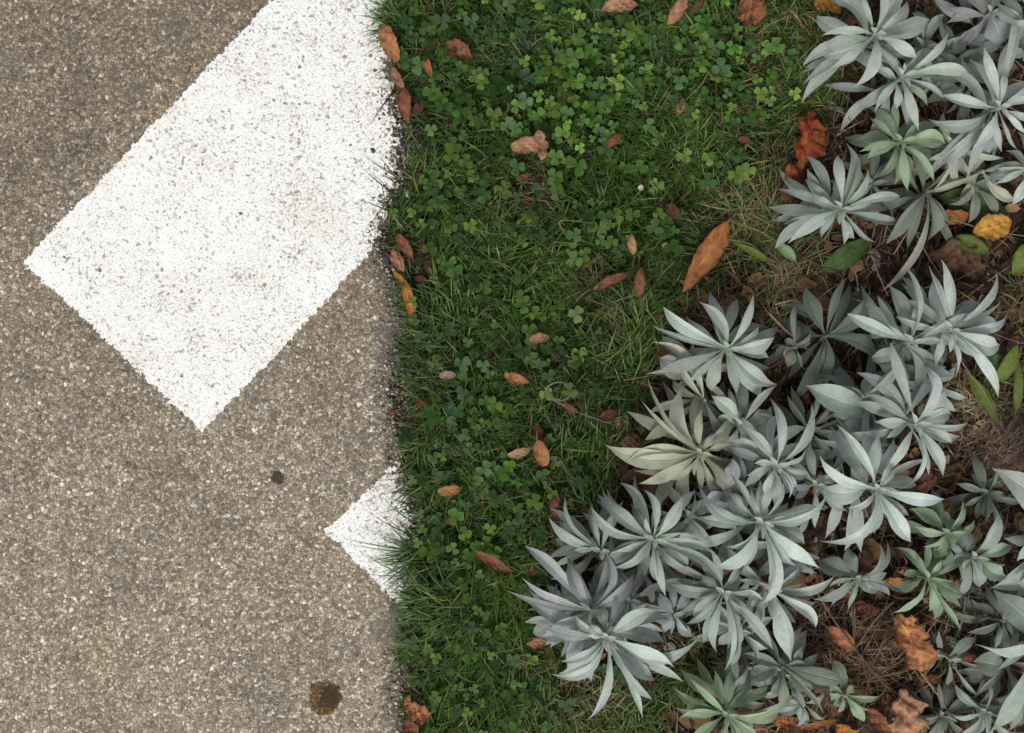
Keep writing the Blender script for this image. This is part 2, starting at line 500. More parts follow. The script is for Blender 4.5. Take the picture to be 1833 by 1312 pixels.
# half planes: inside lies to the right of a->b in picture space
paint('painted_marking', [(362, 772, 42, 468), (42, 468, 500, -14), (680, 436, 362, 772)], 20, 760, -420, 790,
      'large white painted rectangle worn and speckled, running to the lawn edge', -0.06)
paint('painted_marking', [(582, 948, 722, 818), (760, 1128, 582, 948)], 560, 800, 800, 1140,
      'small white painted corner tip poking out from under the grass', -0.06)


# ------------------------------------------------------------------ lawn
LB_Y = [-1500, -300, 0, 100, 200, 300, 400, 480, 540, 620, 750, 850, 930, 1000, 1150, 1200, 1240, 1312, 1500, 2800]
LB_X = [1480, 1490, 1470, 1500, 1480, 1400, 1350, 1330, 1210, 1160, 1140, 1080, 990, 965, 1010, 1090, 1220, 1230, 1230, 1230]


def lawn_r(py):
    return np.interp(py, LB_Y, LB_X) + (fbm(np.asarray(py) / 40., np.asarray(py) * 0., 91) - .5) * 60


def blades(x, y, z, h, reach, ang, w, colr, curve, seg=4):
    n = len(x)
    t = np.linspace(0, 1, seg + 1)
    dx, dy = np.cos(ang), np.sin(ang)
    sx_, sy_ = -dy, dx
    V = np.zeros((n, 2 * seg + 1, 3), np.float32); T = np.zeros((n, 2 * seg + 1, 3), np.float32)
    for i, tt in enumerate(t):
        r = reach * tt ** 1.35; s = curve * tt * tt
        cx = x + dx * r + sx_ * s; cy = y + dy * r + sy_ * s
        cz = z + h * (tt * 1.9 - 0.95 * tt * tt - .25 * tt ** 3)
        hw = w * .5 * (1 - tt ** 2.2) * (.7 + .6 * min(tt * 3, 1) * .5)
        shade = 1.0
        if i < seg:
            V[:, 2 * i] = np.stack([cx + sx_ * hw, cy + sy_ * hw, cz], -1)
            V[:, 2 * i + 1] = np.stack([cx - sx_ * hw, cy - sy_ * hw, cz + hw * .5], -1)
            T[:, 2 * i] = colr * shade; T[:, 2 * i + 1] = colr * shade * 1.1
        else:
            V[:, 2 * i] = np.stack([cx, cy, cz], -1); T[:, 2 * i] = colr
    b = (np.arange(n) * (2 * seg + 1))[:, None]
    Q = [np.stack([b[:, 0] + 2 * i, b[:, 0] + 2 * i + 1, b[:, 0] + 2 * i + 3, b[:, 0] + 2 * i + 2], -1) for i in range(seg - 1)]
    Tr = np.stack([b[:, 0] + 2 * seg - 2, b[:, 0] + 2 * seg - 1, b[:, 0] + 2 * seg], -1)
    return V.reshape(-1, 3), np.concatenate(Q), Tr, T.reshape(-1, 3)


def join_blades(parts):
    V, Q, T3, T = [], [], [], []; o = 0
    for v, q, t3, t in parts:
        V.append(v); Q.append(q + o); T3.append(t3 + o); T.append(t); o += len(v)
    return np.concatenate(V), [np.concatenate(Q), np.concatenate(T3)], np.concatenate(T)


def sample(n, x0, x1, y0, y1):
    return rng.uniform(x0, x1, n), rng.uniform(y0, y1, n)


BARE = [(940, 345, 50, .95), (1105, 585, 60, .8), (1230, 500, 30, .6), (745, 890, 26, .95), (1010, 720, 50, .45), (1120, 770, 40, .8),
        (1040, 1240, 60, .4), (1180, 110, 30, .5), (750, 470, 30, .85), (730, 190, 34, .9), (740, 720, 34, .7), (760, 1210, 30, .8),
        (1160, 160, 30, .4), (1250, 1180, 30, .9), (955, 385, 40, .5), (1370, 430, 60, .7), (1000, 30, 30, .3), (1170, 330, 40, .4),
        (720, 330, 30, .8), (1060, 480, 40, .5)]


def bare(px, py):
    b = np.zeros(len(px))
    for (x, y, r, s) in BARE:
        b = np.maximum(b, s * np.clip(1.4 - np.hypot(px - x, py - y) / r, 0, 1))
    return b


def lawn_points(n, y0=-1500, y1=2300, extra=0):
    px, py = sample(n, 640, 1560, y0, y1)
    ok = (px > edge_px(py) + 8 + 46 * np.clip(fbm(px * 0, py / 30, 71) - .32, 0, 1) * (py < 1400)) & (px < lawn_r(py) + extra)
    inside = (py > -60) & (py < 1370)
    ok &= inside | (rng.random(n) < .5)
    ok &= rng.random(n) > bare(px, py)
    return px[ok], py[ok]


parts = []
px, py = lawn_points(145000)
n = len(px)
x, y = wx(px), wy(py)
z = soil_z(x, y)
tall = .6 + .8 * fbm(px / 70, py / 70, 3)
h = rng.uniform(.008, .030, n) * tall
reach = rng.uniform(.008, .036, n) * tall
flow = fbm(px / 90, py / 90, 13) * 9 + rng.normal(0, 1.1, n)
pal = np.array([(.026, .056, .009), (.040, .084, .012), (.060, .116, .017), (.092, .148, .026), (.14, .16, .045)])
ci = np.clip((fbm(px / 55, py / 55, 17) * 3.6 - .6 + rng.normal(0, .9, n)), 0, 4).astype(int)
cc = pal[ci] * rng.uniform(.7, 1.25, (n, 1))
dry = rng.random(n) < (.05 + .30 * np.clip((px - 1180) / 200, 0, 1) * (py < 560) + .25 * ((py > 1150) & (px > 930)))
cc[dry] = np.array([.20, .16, .07]) * rng.uniform(.5, 1.3, (dry.sum(), 1))
parts.append(blades(x, y, z, h, reach, flow, rng.uniform(.0007, .0017, n), cc, rng.normal(0, .006, n)))
# tufts of longer blades
tufts = [(758, 1000, 30, 90, 200, .05), (775, 1080, 40, 160, 190, .042), (820, 1120, 60, 160, 250, .045), (1150, 250, 70, 260, -30, .03), (1240, 290, 60, 200, 80, .03),
         (880, 1230, 60, 160, 270, .04), (960, 540, 60, 160, 60, .035), (820, 560, 60, 140, 100, .035), (1130, 640, 50, 140, 90, .04),
         (720, 40, 30, 90, 150, .035), (870, 740, 60, 120, 30, .035), (1050, 820, 60, 160, 80, .04), (900, 1020, 60, 180, 280, .045), (1060, 900, 30, 80, 120, .04),
         (1400, 190, 50, 150, 10, .035), (1220, 1190, 30, 100, 240, .04), (920, 1090, 40, 120, 260, .045), (780, 310, 50, 90, 60, .03), (960, 1280, 80, 160, 70, .035),
         (1100, 1300, 80, 160, 100, .03), (1140, 560, 30, 90, 90, .04), (1240, 40, 50, 80, 80, .03), (750, 1150, 24, 60, 180, .035)]
for (cx, cy, r, m, a, ln) in tufts:
    px = cx + rng.normal(0, r * .5, m); py = cy + rng.normal(0, r * .5, m)
    px = np.maximum(px, edge_px(py) + 4)
    x, y = wx(px), wy(py); z = soil_z(x, y)
    c_ = pal[rng.integers(0, 4, m)] * rng.uniform(.8, 1.35, (m, 1))
    parts.append(blades(x, y, z, rng.uniform(.014, .034, m), rng.uniform(.4, 1, m) * ln, R(a) + rng.normal(0, .7, m), rng.uniform(.0009, .0020, m), c_, rng.normal(0, .008, m)))
# single blades one can see, from base to tip
for (bx, by, tx, ty, w, cu, br) in [(742, 985, 606, 962, 2.6, .006, 1), (745, 990, 615, 972, 2.2, .004, 1), (740, 960, 650, 912, 2.2, .004, .8), (738, 935, 680, 886, 2.4, -.004, .9),
        (742, 1035, 645, 990, 2.4, .004, .9), (745, 1020, 660, 1000, 2.0, -.003, 1), (740, 1030, 640, 1026, 1.8, 0, .8), (742, 1060, 690, 1035, 2, .004, .8), (745, 1050, 700, 1045, 2, -.003, 1),
        (745, 1075, 690, 1062, 1.8, .002, 1), (760, 1100, 720, 1090, 2, 0, 1.1), (708, 45, 633, 26, 2, .006, .8), (702, 18, 640, -4, 2, .003, .8), (750, 1010, 690, 1003, 2, .002, 1),
        (780, 780, 872, 774, 2.2, .003, 1.6), (825, 770, 938, 781, 2.4, .002, 1.7), (840, 786, 925, 840, 2.4, .004, 1.5), (770, 540, 792, 530, 2.4, 0, 1.9), (1080, 420, 1160, 415, 2, 0, 1.6),
        (1160, 415, 1248, 418, 2.2, .001, 2), (1300, 160, 1345, 190, 2.4, .003, 1.7), (1290, 245, 1420, 238, 2.2, .004, 1.8), (1180, 260, 1240, 215, 2, .004, 2.2), (960, 690, 925, 620, 2.4, .006, 1.4),
        (1000, 790, 965, 715, 2.4, .004, 1.2), (905, 1180, 925, 1220, 2.4, .003, 1.6), (800, 1090, 872, 1104, 2.4, -.01, 1.9), (900, 1110, 880, 1230, 2.6, .004, 1.5), (1035, 1290, 1050, 1235, 3, .004, 1.8)]:
    b0 = np.array([wx(bx)]); b1 = np.array([wy(by)])
    z = soil_z(b0, b1); hh = .018
    k_ = (H - hh) / H
    ex, ey = wx(tx) * k_, wy(ty) * k_
    dx, dy = ex - b0[0], ey - b1[0]
    parts.append(blades(b0, b1, z + .002, np.array([hh + .002 - z[0]]) * 1.1, np.array([math.hypot(dx, dy)]), np.array([math.atan2(dy, dx)]), np.array([w * S * 1.3]),
                        np.array([[.055, .12, .03]]) * br, np.array([cu * .0]), seg=6))
# blades in the planted bed on the right
bedg = [(1815, 540, 30, 60), (1790, 700, 40, 60), (1500, 140, 30, 60), (1420, 470, 60, 120), (1350, 400, 70, 300), (1640, 1190, 60, 30), (1240, 1170, 40, 80), (1800, 60, 40, 20), (1385, 560, 50, 60)]
for (cx, cy, r, m) in bedg:
    px = cx + rng.normal(0, r * .5, m); py = cy + rng.normal(0, r * .5, m)
    x, y = wx(px), wy(py); z = soil_z(x, y)
    c_ = np.where(rng.random((m, 1)) < .5, np.array([[.06, .12, .03]]), np.array([[.16, .13, .06]])) * rng.uniform(.6, 1.4, (m, 1))
    parts.append(blades(x, y, z, rng.uniform(.01, .035, m), rng.uniform(.01, .045, m), rng.uniform(0, 6.28, m), rng.uniform(.0008, .0018, m), c_, rng.normal(0, .01, m)))
V, F, T = join_blades([p for p in parts if len(p[0]) % 9 == 0 or True])
grass = mesh_np('grass', V, F, M_grass, tint=T)
tag(grass, 'short dark green lawn grass between path and planted bed', 'grass', kind='stuff')

# moss-like short under-layer so that the soil does not show as bare gaps
px, py = lawn_points(86000)
n = len(px); x, y = wx(px), wy(py); z = soil_z(x, y)
c_ = np.array([[.026, .046, .010]]) * rng.uniform(.5, 1.7, (n, 1)) + np.where(rng.random((n, 1)) < .25, .014, 0) * np.array([[1.2, .8, .3]])
v = blades(x, y, z, rng.uniform(.002, .009, n), rng.uniform(.003, .012, n), rng.uniform(0, 6.28, n), rng.uniform(.0008, .002, n), c_, rng.normal(0, .003, n), seg=2)
moss = mesh_np('moss', v[0], [v[1], v[2]], M_grass, tint=v[3])
tag(moss, 'low dark moss and stubble under the lawn grass', 'moss', kind='stuff')


# clover
def clover(px, py, zz, size, tilt, col_):
    n = len(px); m = 9
    th = np.linspace(0, 2 * np.pi, m, endpoint=False)
    # leaflet outline in its own frame: starts at stalk (0,0), length 1, rounded, notched
    a = np.linspace(-1, 1, m)
    lx = np.array([.0, .25, .62, .92, .90, .92, .62, .25]); ly = np.array([.0, .34, .50, .34, .0, -.34, -.50, -.34])
    V = []; Q = []; T = []; off = 0
    for k in range(3):
        ang = rng.uniform(0, 6.28, n) if k == 0 else ang
        aa = ang + k * 2.094 + rng.normal(0, .12, n)
        sz = size * rng.uniform(.85, 1.1, n)
        fold = rng.uniform(.05, .28, n); droop = rng.uniform(-.25, .35, n)
        X = lx[None, :] * sz[:, None]; Y = ly[None, :] * sz[:, None] * 1.02
        Zl = -droop[:, None] * X + np.abs(Y) * fold[:, None]
        ca, sa = np.cos(aa)[:, None], np.sin(aa)[:, None]
        wxx = X * ca - Y * sa; wyy = X * sa + Y * ca
        tx, ty = tilt
        Zw = Zl + wxx * tx[:, None] + wyy * ty[:, None]
        kx = (H - zz) / H
        base = np.stack([wx(px) * kx, wy(py) * kx, zz], -1)
        VV = np.stack([base[:, 0:1] + wxx, base[:, 1:2] + wyy, base[:, 2:3] + Zw], -1)
        V.append(VV.reshape(-1, 3))
        b = off + np.arange(n) * 8
        # fan as quads around the midrib: 0,1,2,3,4 | 0,4,5,6,7
        Q.append(np.stack([b, b + 4, b + 3, b + 2], -1)); Q.append(np.stack([b + 4, b, b + 6, b + 5], -1))
        T.append((b, ))
        Q3 = [np.stack([b, b + 2, b + 1], -1), np.stack([b, b + 7, b + 6], -1)]
        V3.extend(Q3)
        tt = np.repeat(col_ * rng.uniform(.85, 1.15, (n, 1)), 8, 0).reshape(n, 8, 3)
        tt[:, 0] *= .75; tt[:, 4] *= 1.05
        TT.append(tt.reshape(-1, 3))
        off += n * 8
    return np.concatenate(V), np.concatenate(Q)


V3, TT = [], []
cl = [(835, 205, 34, 18), (850, 60, 60, 22), (1010, 30, 70, 34), (1080, 80, 90, 70), (1190, 70, 90, 60), (1300, 60, 70, 45), (1120, 150, 80, 50), (990, 130, 70, 46), (1030, 220, 60, 34), (940, 200, 60, 34),
      (1250, 170, 60, 26), (1390, 130, 50, 26), (1290, 290, 40, 18), (920, 390, 60, 30), (780, 360, 40, 22), (830, 340, 60, 24), (1000, 480, 40, 18), (1190, 410, 24, 10), (860, 510, 40, 16), (1240, 340, 30, 6), (1130, 300, 60, 20),
      (780, 620, 34, 16), (850, 640, 60, 34), (820, 690, 50, 22), (900, 700, 40, 12), (800, 800, 60, 46), (870, 760, 50, 24), (760, 850, 40, 30), (850, 850, 60, 40), (930, 890, 50, 26), (1000, 890, 24, 8), (720, 935, 20, 12),
      (760, 940, 40, 28), (840, 940, 60, 36), (940, 945, 40, 20), (860, 1010, 40, 14), (770, 1165, 40, 18), (850, 1160, 60, 26), (830, 1270, 60, 30), (910, 1190, 50, 14), (780, 1250, 30, 10), (810, 460, 50, 22), (900, 300, 50, 22),
      (1090, 410, 60, 12), (990, 560, 80, 16), (960, 620, 60, 14), (740, 380, 24, 10), (710, 375, 16, 6), (800, 150, 60, 20), (760, 60, 40, 12), (940, 1250, 70, 10), (1060, 620, 60, 5), (900, 560, 60, 18), (1000, 320, 60, 20),
      (1010, -120, 300, 130), (900, 1450, 140, 90), (1200, -60, 160, 60), (900, 130, 60, 26), (1330, 190, 50, 12)]
PX, PY, B_ = [], [], []
for (cx, cy, r, m) in cl:
    m = int(m * (2.3 if cy < 280 else 1.7))
    PX.append(cx + rng.normal(0, r * .55, m)); PY.append(cy + rng.normal(0, r * .55, m))
    B_.append(np.full(m, 1.0 + .45 * (cy < 280 and cx > 900)))
m = 420
PX.append(rng.uniform(710, 1120, m)); PY.append(rng.uniform(0, 1312, m)); B_.append(np.full(m, .8))
px = np.concatenate(PX); py = np.concatenate(PY); br = np.concatenate(B_)
ok = (px > edge_px(py) + 8) & (px < lawn_r(py) - 5) & (rng.random(len(px)) > bare(px, py) * .8)
px, py, br = px[ok], py[ok], br[ok]
# keep clover heads from sitting in each other
keep = []
grid = {}
for i in rng.permutation(len(px)):
    kx, ky = int(px[i] // 20), int(py[i] // 20)
    if any(math.hypot(px[i] - px[j], py[i] - py[j]) < 13 for a in (-1, 0, 1) for b in (-1, 0, 1) for j in grid.get((kx + a, ky + b), [])): continue
    grid.setdefault((kx, ky), []).append(i); keep.append(i)
px, py, br = px[keep], py[keep], br[keep]
n = len(px)
zz = soil_z(wx(px), wy(py)) + rng.uniform(.006, .030, n)
size = rng.uniform(.0036, .0088, n) * np.where(rng.random(n) < .12, 1.15, 1)
cpal = np.array([(.036, .094, .015), (.050, .118, .019), (.078, .160, .022), (.042, .094, .030), (.10, .17, .028)])
cc = cpal[rng.integers(0, 5, n)] * rng.uniform(.55, 1.1, (n, 1)) * br[:, None]
V, Q = clover(px, py, zz, size, (rng.normal(0, .38, n), rng.normal(0, .38, n)), cc)
o3 = np.concatenate(V3)
T = np.concatenate(TT)
# stalks
kx = (H - zz) / H
sx0, sy0 = wx(px) * kx, wy(py) * kx
jx, jy = rng.normal(0, .004, n), rng.normal(0, .004, n)
zs = soil_z(sx0 + jx, sy0 + jy)
W_ = .0004
SV = np.zeros((n, 4, 3)); SV[:, 0] = np.stack([sx0 + jx - W_, sy0 + jy, zs], -1); SV[:, 1] = np.stack([sx0 + jx + W_, sy0 + jy, zs], -1)
SV[:, 2] = np.stack([sx0 + W_, sy0, zz - .0002], -1); SV[:, 3] = np.stack([sx0 - W_, sy0, zz - .0002], -1)
b = len(V) + np.arange(n) * 4
Q = np.concatenate([Q, np.stack([b, b + 1, b + 2, b + 3], -1)])
V = np.concatenate([V, SV.reshape(-1, 3)]); T = np.concatenate([T, np.repeat(cc, 4, 0)])
clo = mesh_np('clover', V, [Q, o3], M_clover, tint=T, smooth=False)
tag(clo, 'low green clover with three round leaflets spread through the lawn', 'clover', kind='stuff')

# ------------------------------------------------------------------ straw, stems and crumbs
def in_bed(px, py): return px > lawn_r(py) - 25


parts = []
px, py = sample(52000, 640, 2600, -900, 2000)
d_ = edge_px(py)
bed = in_bed(px, py)
inside = (px < 1900) & (py > -60) & (py < 1370)
ok = (px > d_) & (rng.random(len(px)) < np.where(bed, .62, .05 + .5 * (bare(px, py) > .3))) & (inside | (rng.random(len(px)) < .4))
px, py, bed = px[ok], py[ok], bed[ok]
n = len(px); x, y = wx(px), wy(py); z = soil_z(x, y)
spal = np.array([(.030, .020, .013), (.055, .035, .022), (.10, .065, .040), (.17, .12, .075), (.28, .22, .14), (.14, .115, .10)])
ci = rng.choice(6, n, p=[.26, .26, .2, .12, .05, .11])
cc = spal[ci] * rng.uniform(.7, 1.3, (n, 1))
parts.append(blades(x, y, z + rng.uniform(0, .012, n), rng.uniform(.001, .016, n), rng.uniform(.008, .05, n), rng.uniform(0, 6.28, n), rng.uniform(.0006, .0018, n), cc, rng.normal(0, .012, n), seg=5))
# pale wiry dry grass near the bed's edge and the coarse dry clump at the right
for (cx, cy, rx, ry, m, cl_, ln) in [(1325, 375, 44, 60, 230, (.20, .18, .085), .04), (1790, 790, 60, 50, 1500, (.17, .12, .09), .018), (1740, 720, 40, 40, 150, (.26, .21, .12), .03), (1400, 500, 60, 40, 200, (.16, .12, .07), .04),
                              (1060, 510, 40, 30, 60, (.15, .11, .06), .03), (1330, 620, 200, 200, 200, (.14, .10, .06), .03), (1500, 1180, 90, 70, 320, (.15, .10, .06), .05), (1000, 710, 40, 30, 40, (.16, .14, .08), .03),
                              (1760, 1060, 50, 50, 260, (.10, .09, .085), .03), (1060, 1250, 90, 50, 160, (.2, .17, .08), .03), (960, 345, 40, 30, 60, (.14, .10, .07), .03)]:
    px = cx + rng.normal(0, rx * .5, m); py = cy + rng.normal(0, ry * .5, m); x, y = wx(px), wy(py); z = soil_z(x, y)
    cc = np.array([cl_]) * rng.uniform(.45, 1.5, (m, 1))
    parts.append(blades(x, y, z + rng.uniform(.003, .016, m), rng.uniform(.002, .014, m), rng.uniform(.3, 1, m) * ln, rng.uniform(0, 6.28, m), rng.uniform(.0006, .0013, m), cc, rng.normal(0, .012, m), seg=5))
V, F, T = join_blades(parts)
straw = mesh_np('straw', V, F, M_dry, tint=T)
tag(straw, 'brown dry straw and dead stems covering the planted bed', 'straw', kind='stuff')

# crumbled leaf litter: small curled flakes
px, py = sample(30000, 690, 2600, -900, 2000)
bed = in_bed(px, py)
ok = (px > edge_px(py) + 4) & (rng.random(len(px)) < np.where(bed, .85, .05 + .55 * (bare(px, py) > .35) + .4 * (px < edge_px(py) + 34)))
px, py = px[ok], py[ok]; n = len(px)
x, y = wx(px), wy(py); z = soil_z(x, y) + rng.uniform(.001, .012, n) * (px > edge_px(py) + 30)
a = rng.uniform(0, 6.28, n); ln = rng.uniform(.0015, .009, n) * np.where(in_bed(px, py) & (rng.random(n) < .12), 1.9, 1); wd = ln * rng.uniform(.3, .7, n)
e1 = np.stack([np.cos(a), np.sin(a), rng.normal(0, .35, n)], -1); e2 = np.stack([-np.sin(a), np.cos(a), rng.normal(0, .5, n)], -1)
O = np.stack([x, y, z + .002], -1)
pts = [(-1, 0, 0), (-.5, .8, .25), (.4, 1, .35), (1, .1, .1), (.5, -.8, .3), (-.4, -1, .2)]
FV = np.stack([O + e1 * (ln * p[0] * rng.uniform(.7, 1.1, n))[:, None] + e2 * (wd * p[1] * rng.uniform(.7, 1.1, n))[:, None] + np.array([0, 0, 1.]) * (wd * p[2])[:, None] for p in pts], 1)
b = np.arange(n) * 6
Q = np.concatenate([np.stack([b, b + 1, b + 2, b + 3], -1), np.stack([b, b + 3, b + 4, b + 5], -1)])
lpal = np.array([(.040, .024, .016), (.08, .045, .026), (.14, .07, .036), (.19, .11, .06), (.24, .17, .11), (.18, .18, .155)])
cc = lpal[rng.choice(6, n, p=[.34, .26, .16, .11, .06, .07])] * rng.uniform(.6, 1.3, (n, 1))
litter = mesh_np('leaf_litter', FV.reshape(-1, 3), [Q], M_dry, tint=np.repeat(cc, 6, 0), smooth=False)
tag(litter, 'dark crumbled leaf litter under the silver plants', 'leaf litter', kind='stuff')

# crumbs and gravel along the broken path edge
import bmesh
bm = bmesh.new(); bmesh.ops.create_icosphere(bm, subdivisions=1, radius=1)
IV = np.array([v.co[:] for v in bm.verts]); IF = np.array([[v.index for v in f.verts] for f in bm.faces]); bm.free()


def pebbles(px, py, z, r, colr, name):
    n = len(px)
    V = np.repeat(IV[None], n, 0) * (1 + rng.uniform(-.25, .25, (n, len(IV), 1)))
    V = V * np.stack([r * rng.uniform(.8, 1.3, n), r * rng.uniform(.7, 1.1, n), r * rng.uniform(.5, .8, n)], -1)[:, None, :]
    a = rng.uniform(0, 6.28, n); ca, sa = np.cos(a)[:, None], np.sin(a)[:, None]
    V = np.stack([V[..., 0] * ca - V[..., 1] * sa, V[..., 0] * sa + V[..., 1] * ca, V[..., 2]], -1)
    V += np.stack([wx(px), wy(py), z], -1)[:, None, :]
    F = (IF[None] + (np.arange(n) * len(IV))[:, None, None]).reshape(-1, 3)
    return mesh_np(name, V.reshape(-1, 3), [F], M_pebble, tint=np.repeat(colr, len(IV), 0), smooth=False)


n = 9500
py = rng.uniform(-500, 1800, n)
py = np.where(rng.random(n) < .5, py, np.round(py / 95) * 95 + rng.normal(0, 22, n))
px = edge_px(py) + rng.normal(9, 15, n)
gp = np.array([(.07, .055, .042), (.12, .10, .08), (.19, .165, .135), (.27, .235, .185), (.38, .33, .27), (.5, .47, .42)])
cc = gp[rng.choice(6, n, p=[.20, .24, .22, .18, .11, .05])] * rng.uniform(.7, 1.25, (n, 1))
r = rng.uniform(.0006, .0019, n)
e = edge_px(py)
z = np.where(px < e - 2, .0004, np.where(px < e + 12, -.007 + rng.uniform(0, .006, n), soil_z(wx(px), wy(py)) + .001))
near_paint = (py < 400) & (rng.random(n) < .18)
cc[near_paint] = np.array([.62, .60, .56]) * rng.uniform(.7, 1.1, (near_paint.sum(), 1))
gr = pebbles(px, py, z, r, cc, 'gravel')
tag(gr, 'loose gravel crumbs along the broken edge of the path', 'gravel', kind='stuff')


# ------------------------------------------------------------------ leaves as meshes
def leaf_shape(kind, t):
    if kind == 'lance':
        f = math.sin(math.pi * t ** 1.15) ** 1.3 if t < 1 else 0
        return max(f, .16 * (1 - t) if t < .3 else 0)
    if kind == 'blade':
        f = math.sin(math.pi * min(1, t ** .82)) ** .9 if t < 1 else 0
        return max(f, .1 * (1 - t) if t < .3 else 0)
    if kind == 'oval':
        return math.sqrt(max(0, 1 - (2 * t - 1) ** 2)) ** 1.15
    if kind == 'spoon':
        f = math.sin(math.pi * t ** 1.5) ** 1.05 if t < 1 else 0
        return max(f, .2 * (1 - t) if t < .3 else 0)
    if kind == 'lobed':
        f = math.sin(math.pi * min(1, t ** .9)) ** .6 if t < 1 else 0
        return f * (.50 + .62 * abs(((t * 2.7 + .15) % 1) * 2 - 1) ** .8)
    return 1


def leaf_mesh(name, pts, width, kind='lance', fold=.25, roll=0.0, curl=0.0, crumple=0.0, wave=.08, nt=14, nv=6, mat=None, seed=0, parent=None, org=(0, 0, 0), colour=None):
    """pts: 4 bezier points in world space; roll turns the blade about its own line, curl rolls the margins up"""
    r0 = random.Random(seed)
    p0, p1, p2, p3 = [Vector(p) for p in pts]
    ph1, ph2 = r0.uniform(0, 6), r0.uniform(0, 6)
    V = []; UV = []
    up = Vector((0, 0, 1))
    for i in range(nt + 1):
        t = i / nt
        a = 1 - t
        c = p0 * a ** 3 + p1 * 3 * a * a * t + p2 * 3 * a * t * t + p3 * t ** 3
        d = (p1 - p0) * 3 * a * a + (p2 - p1) * 6 * a * t + (p3 - p2) * 3 * t * t
        d.normalize()
        s = up.cross(d)
        if s.length < 1e-4: s = Vector((1, 0, 0))
        s.normalize(); nrm = d.cross(s)
        ang = roll * (.4 + .6 * t) + .12 * math.sin(5 * t + ph1)
        s2 = s * math.cos(ang) + nrm * math.sin(ang); n2 = nrm * math.cos(ang) - s * math.sin(ang)
        hw = width * .5 * leaf_shape(kind, t)
        for j in range(nv + 1):
            v = -1 + 2 * j / nv
            rag = 1 + (crumple * (.22 * math.sin(v * 3 + t * 19 + ph2) + .14 * math.sin(v * 5 + t * 47 + ph1)) if abs(v) > .9 else 0)
            av = abs(v)
            th = curl * av
            if abs(curl) > .01:
                off_s = math.sin(th) / curl * math.copysign(1, v) * hw
                off_n = (1 - math.cos(th)) / curl * hw
            else:
                off_s = v * hw; off_n = 0
            off_n += fold * av * hw
            off_n += wave * hw * math.sin(t * 11 + ph2 + (1.3 if v > 0 else 0)) * av
            if crumple:
                off_n += crumple * hw * (.28 * math.sin(t * 9 + v * 2.1 + ph1) + .3 * math.sin(t * 17 - v * 4 + ph2) + .55 * abs(math.sin(t * 13 + v * 3.3 + ph1)) + .4 * abs(math.sin(t * 24 - v * 6 + ph2)))
            V.append(c + s2 * off_s * rag + n2 * off_n - Vector(org))
            UV.append((t, (v + 1) / 2))
    idx = np.arange((nt + 1) * (nv + 1)).reshape(nt + 1, nv + 1)
    q = np.stack([idx[:-1, :-1], idx[1:, :-1], idx[1:, 1:], idx[:-1, 1:]], -1).reshape(-1, 4)
    o = mesh_np(name, [v[:] for v in V], [q], mat or M_silver, uv=UV, parent=parent)
    if colour: o.color = (*colour, 1)
    return o


def tube_mesh(name, pts, r0_, r1_, mat, colour=None, parent=None, org=(0, 0, 0), sides=6):
    pts = [Vector(p) - Vector(org) for p in pts]
    # smooth through the points
    P_ = []
    for i in range(len(pts) - 1):
        a = pts[max(i - 1, 0)]; b = pts[i]; c = pts[i + 1]; d = pts[min(i + 2, len(pts) - 1)]
        for k in range(5):
            t = k / 5
            P_.append(.5 * ((2 * b) + (c - a) * t + (2 * a - 5 * b + 4 * c - d) * t * t + (3 * b - a - 3 * c + d) * t ** 3))
    P_.append(pts[-1])
    V = []; UV = []; m = len(P_)
    for i, p in enumerate(P_):
        d = (P_[min(i + 1, m - 1)] - P_[max(i - 1, 0)]).normalized()
        s = d.cross(Vector((.13, .21, 1))).normalized(); u_ = s.cross(d)
        r = r0_ + (r1_ - r0_) * i / (m - 1)
        for k in range(sides):
            a = 2 * math.pi * k / sides
            V.append(p + s * math.cos(a) * r + u_ * math.sin(a) * r); UV.append((i / m, k / sides))
    idx = np.arange(m * sides).reshape(m, sides)
    q = np.stack([idx[:-1], np.roll(idx[:-1], -1, 1), np.roll(idx[1:], -1, 1), idx[1:]], -1).reshape(-1, 4)
    o = mesh_np(name, [v[:] for v in V], [q, np.array([idx[0][::-1]]), np.array([idx[-1]])], mat, uv=UV, parent=parent)
    if colour: o.color = (*colour, 1)
    return o


# ------------------------------------------------------------------ silver plants
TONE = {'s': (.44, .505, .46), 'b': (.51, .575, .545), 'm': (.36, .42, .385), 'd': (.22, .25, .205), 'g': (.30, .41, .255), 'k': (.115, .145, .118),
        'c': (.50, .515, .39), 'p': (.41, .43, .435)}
seedc = [100]


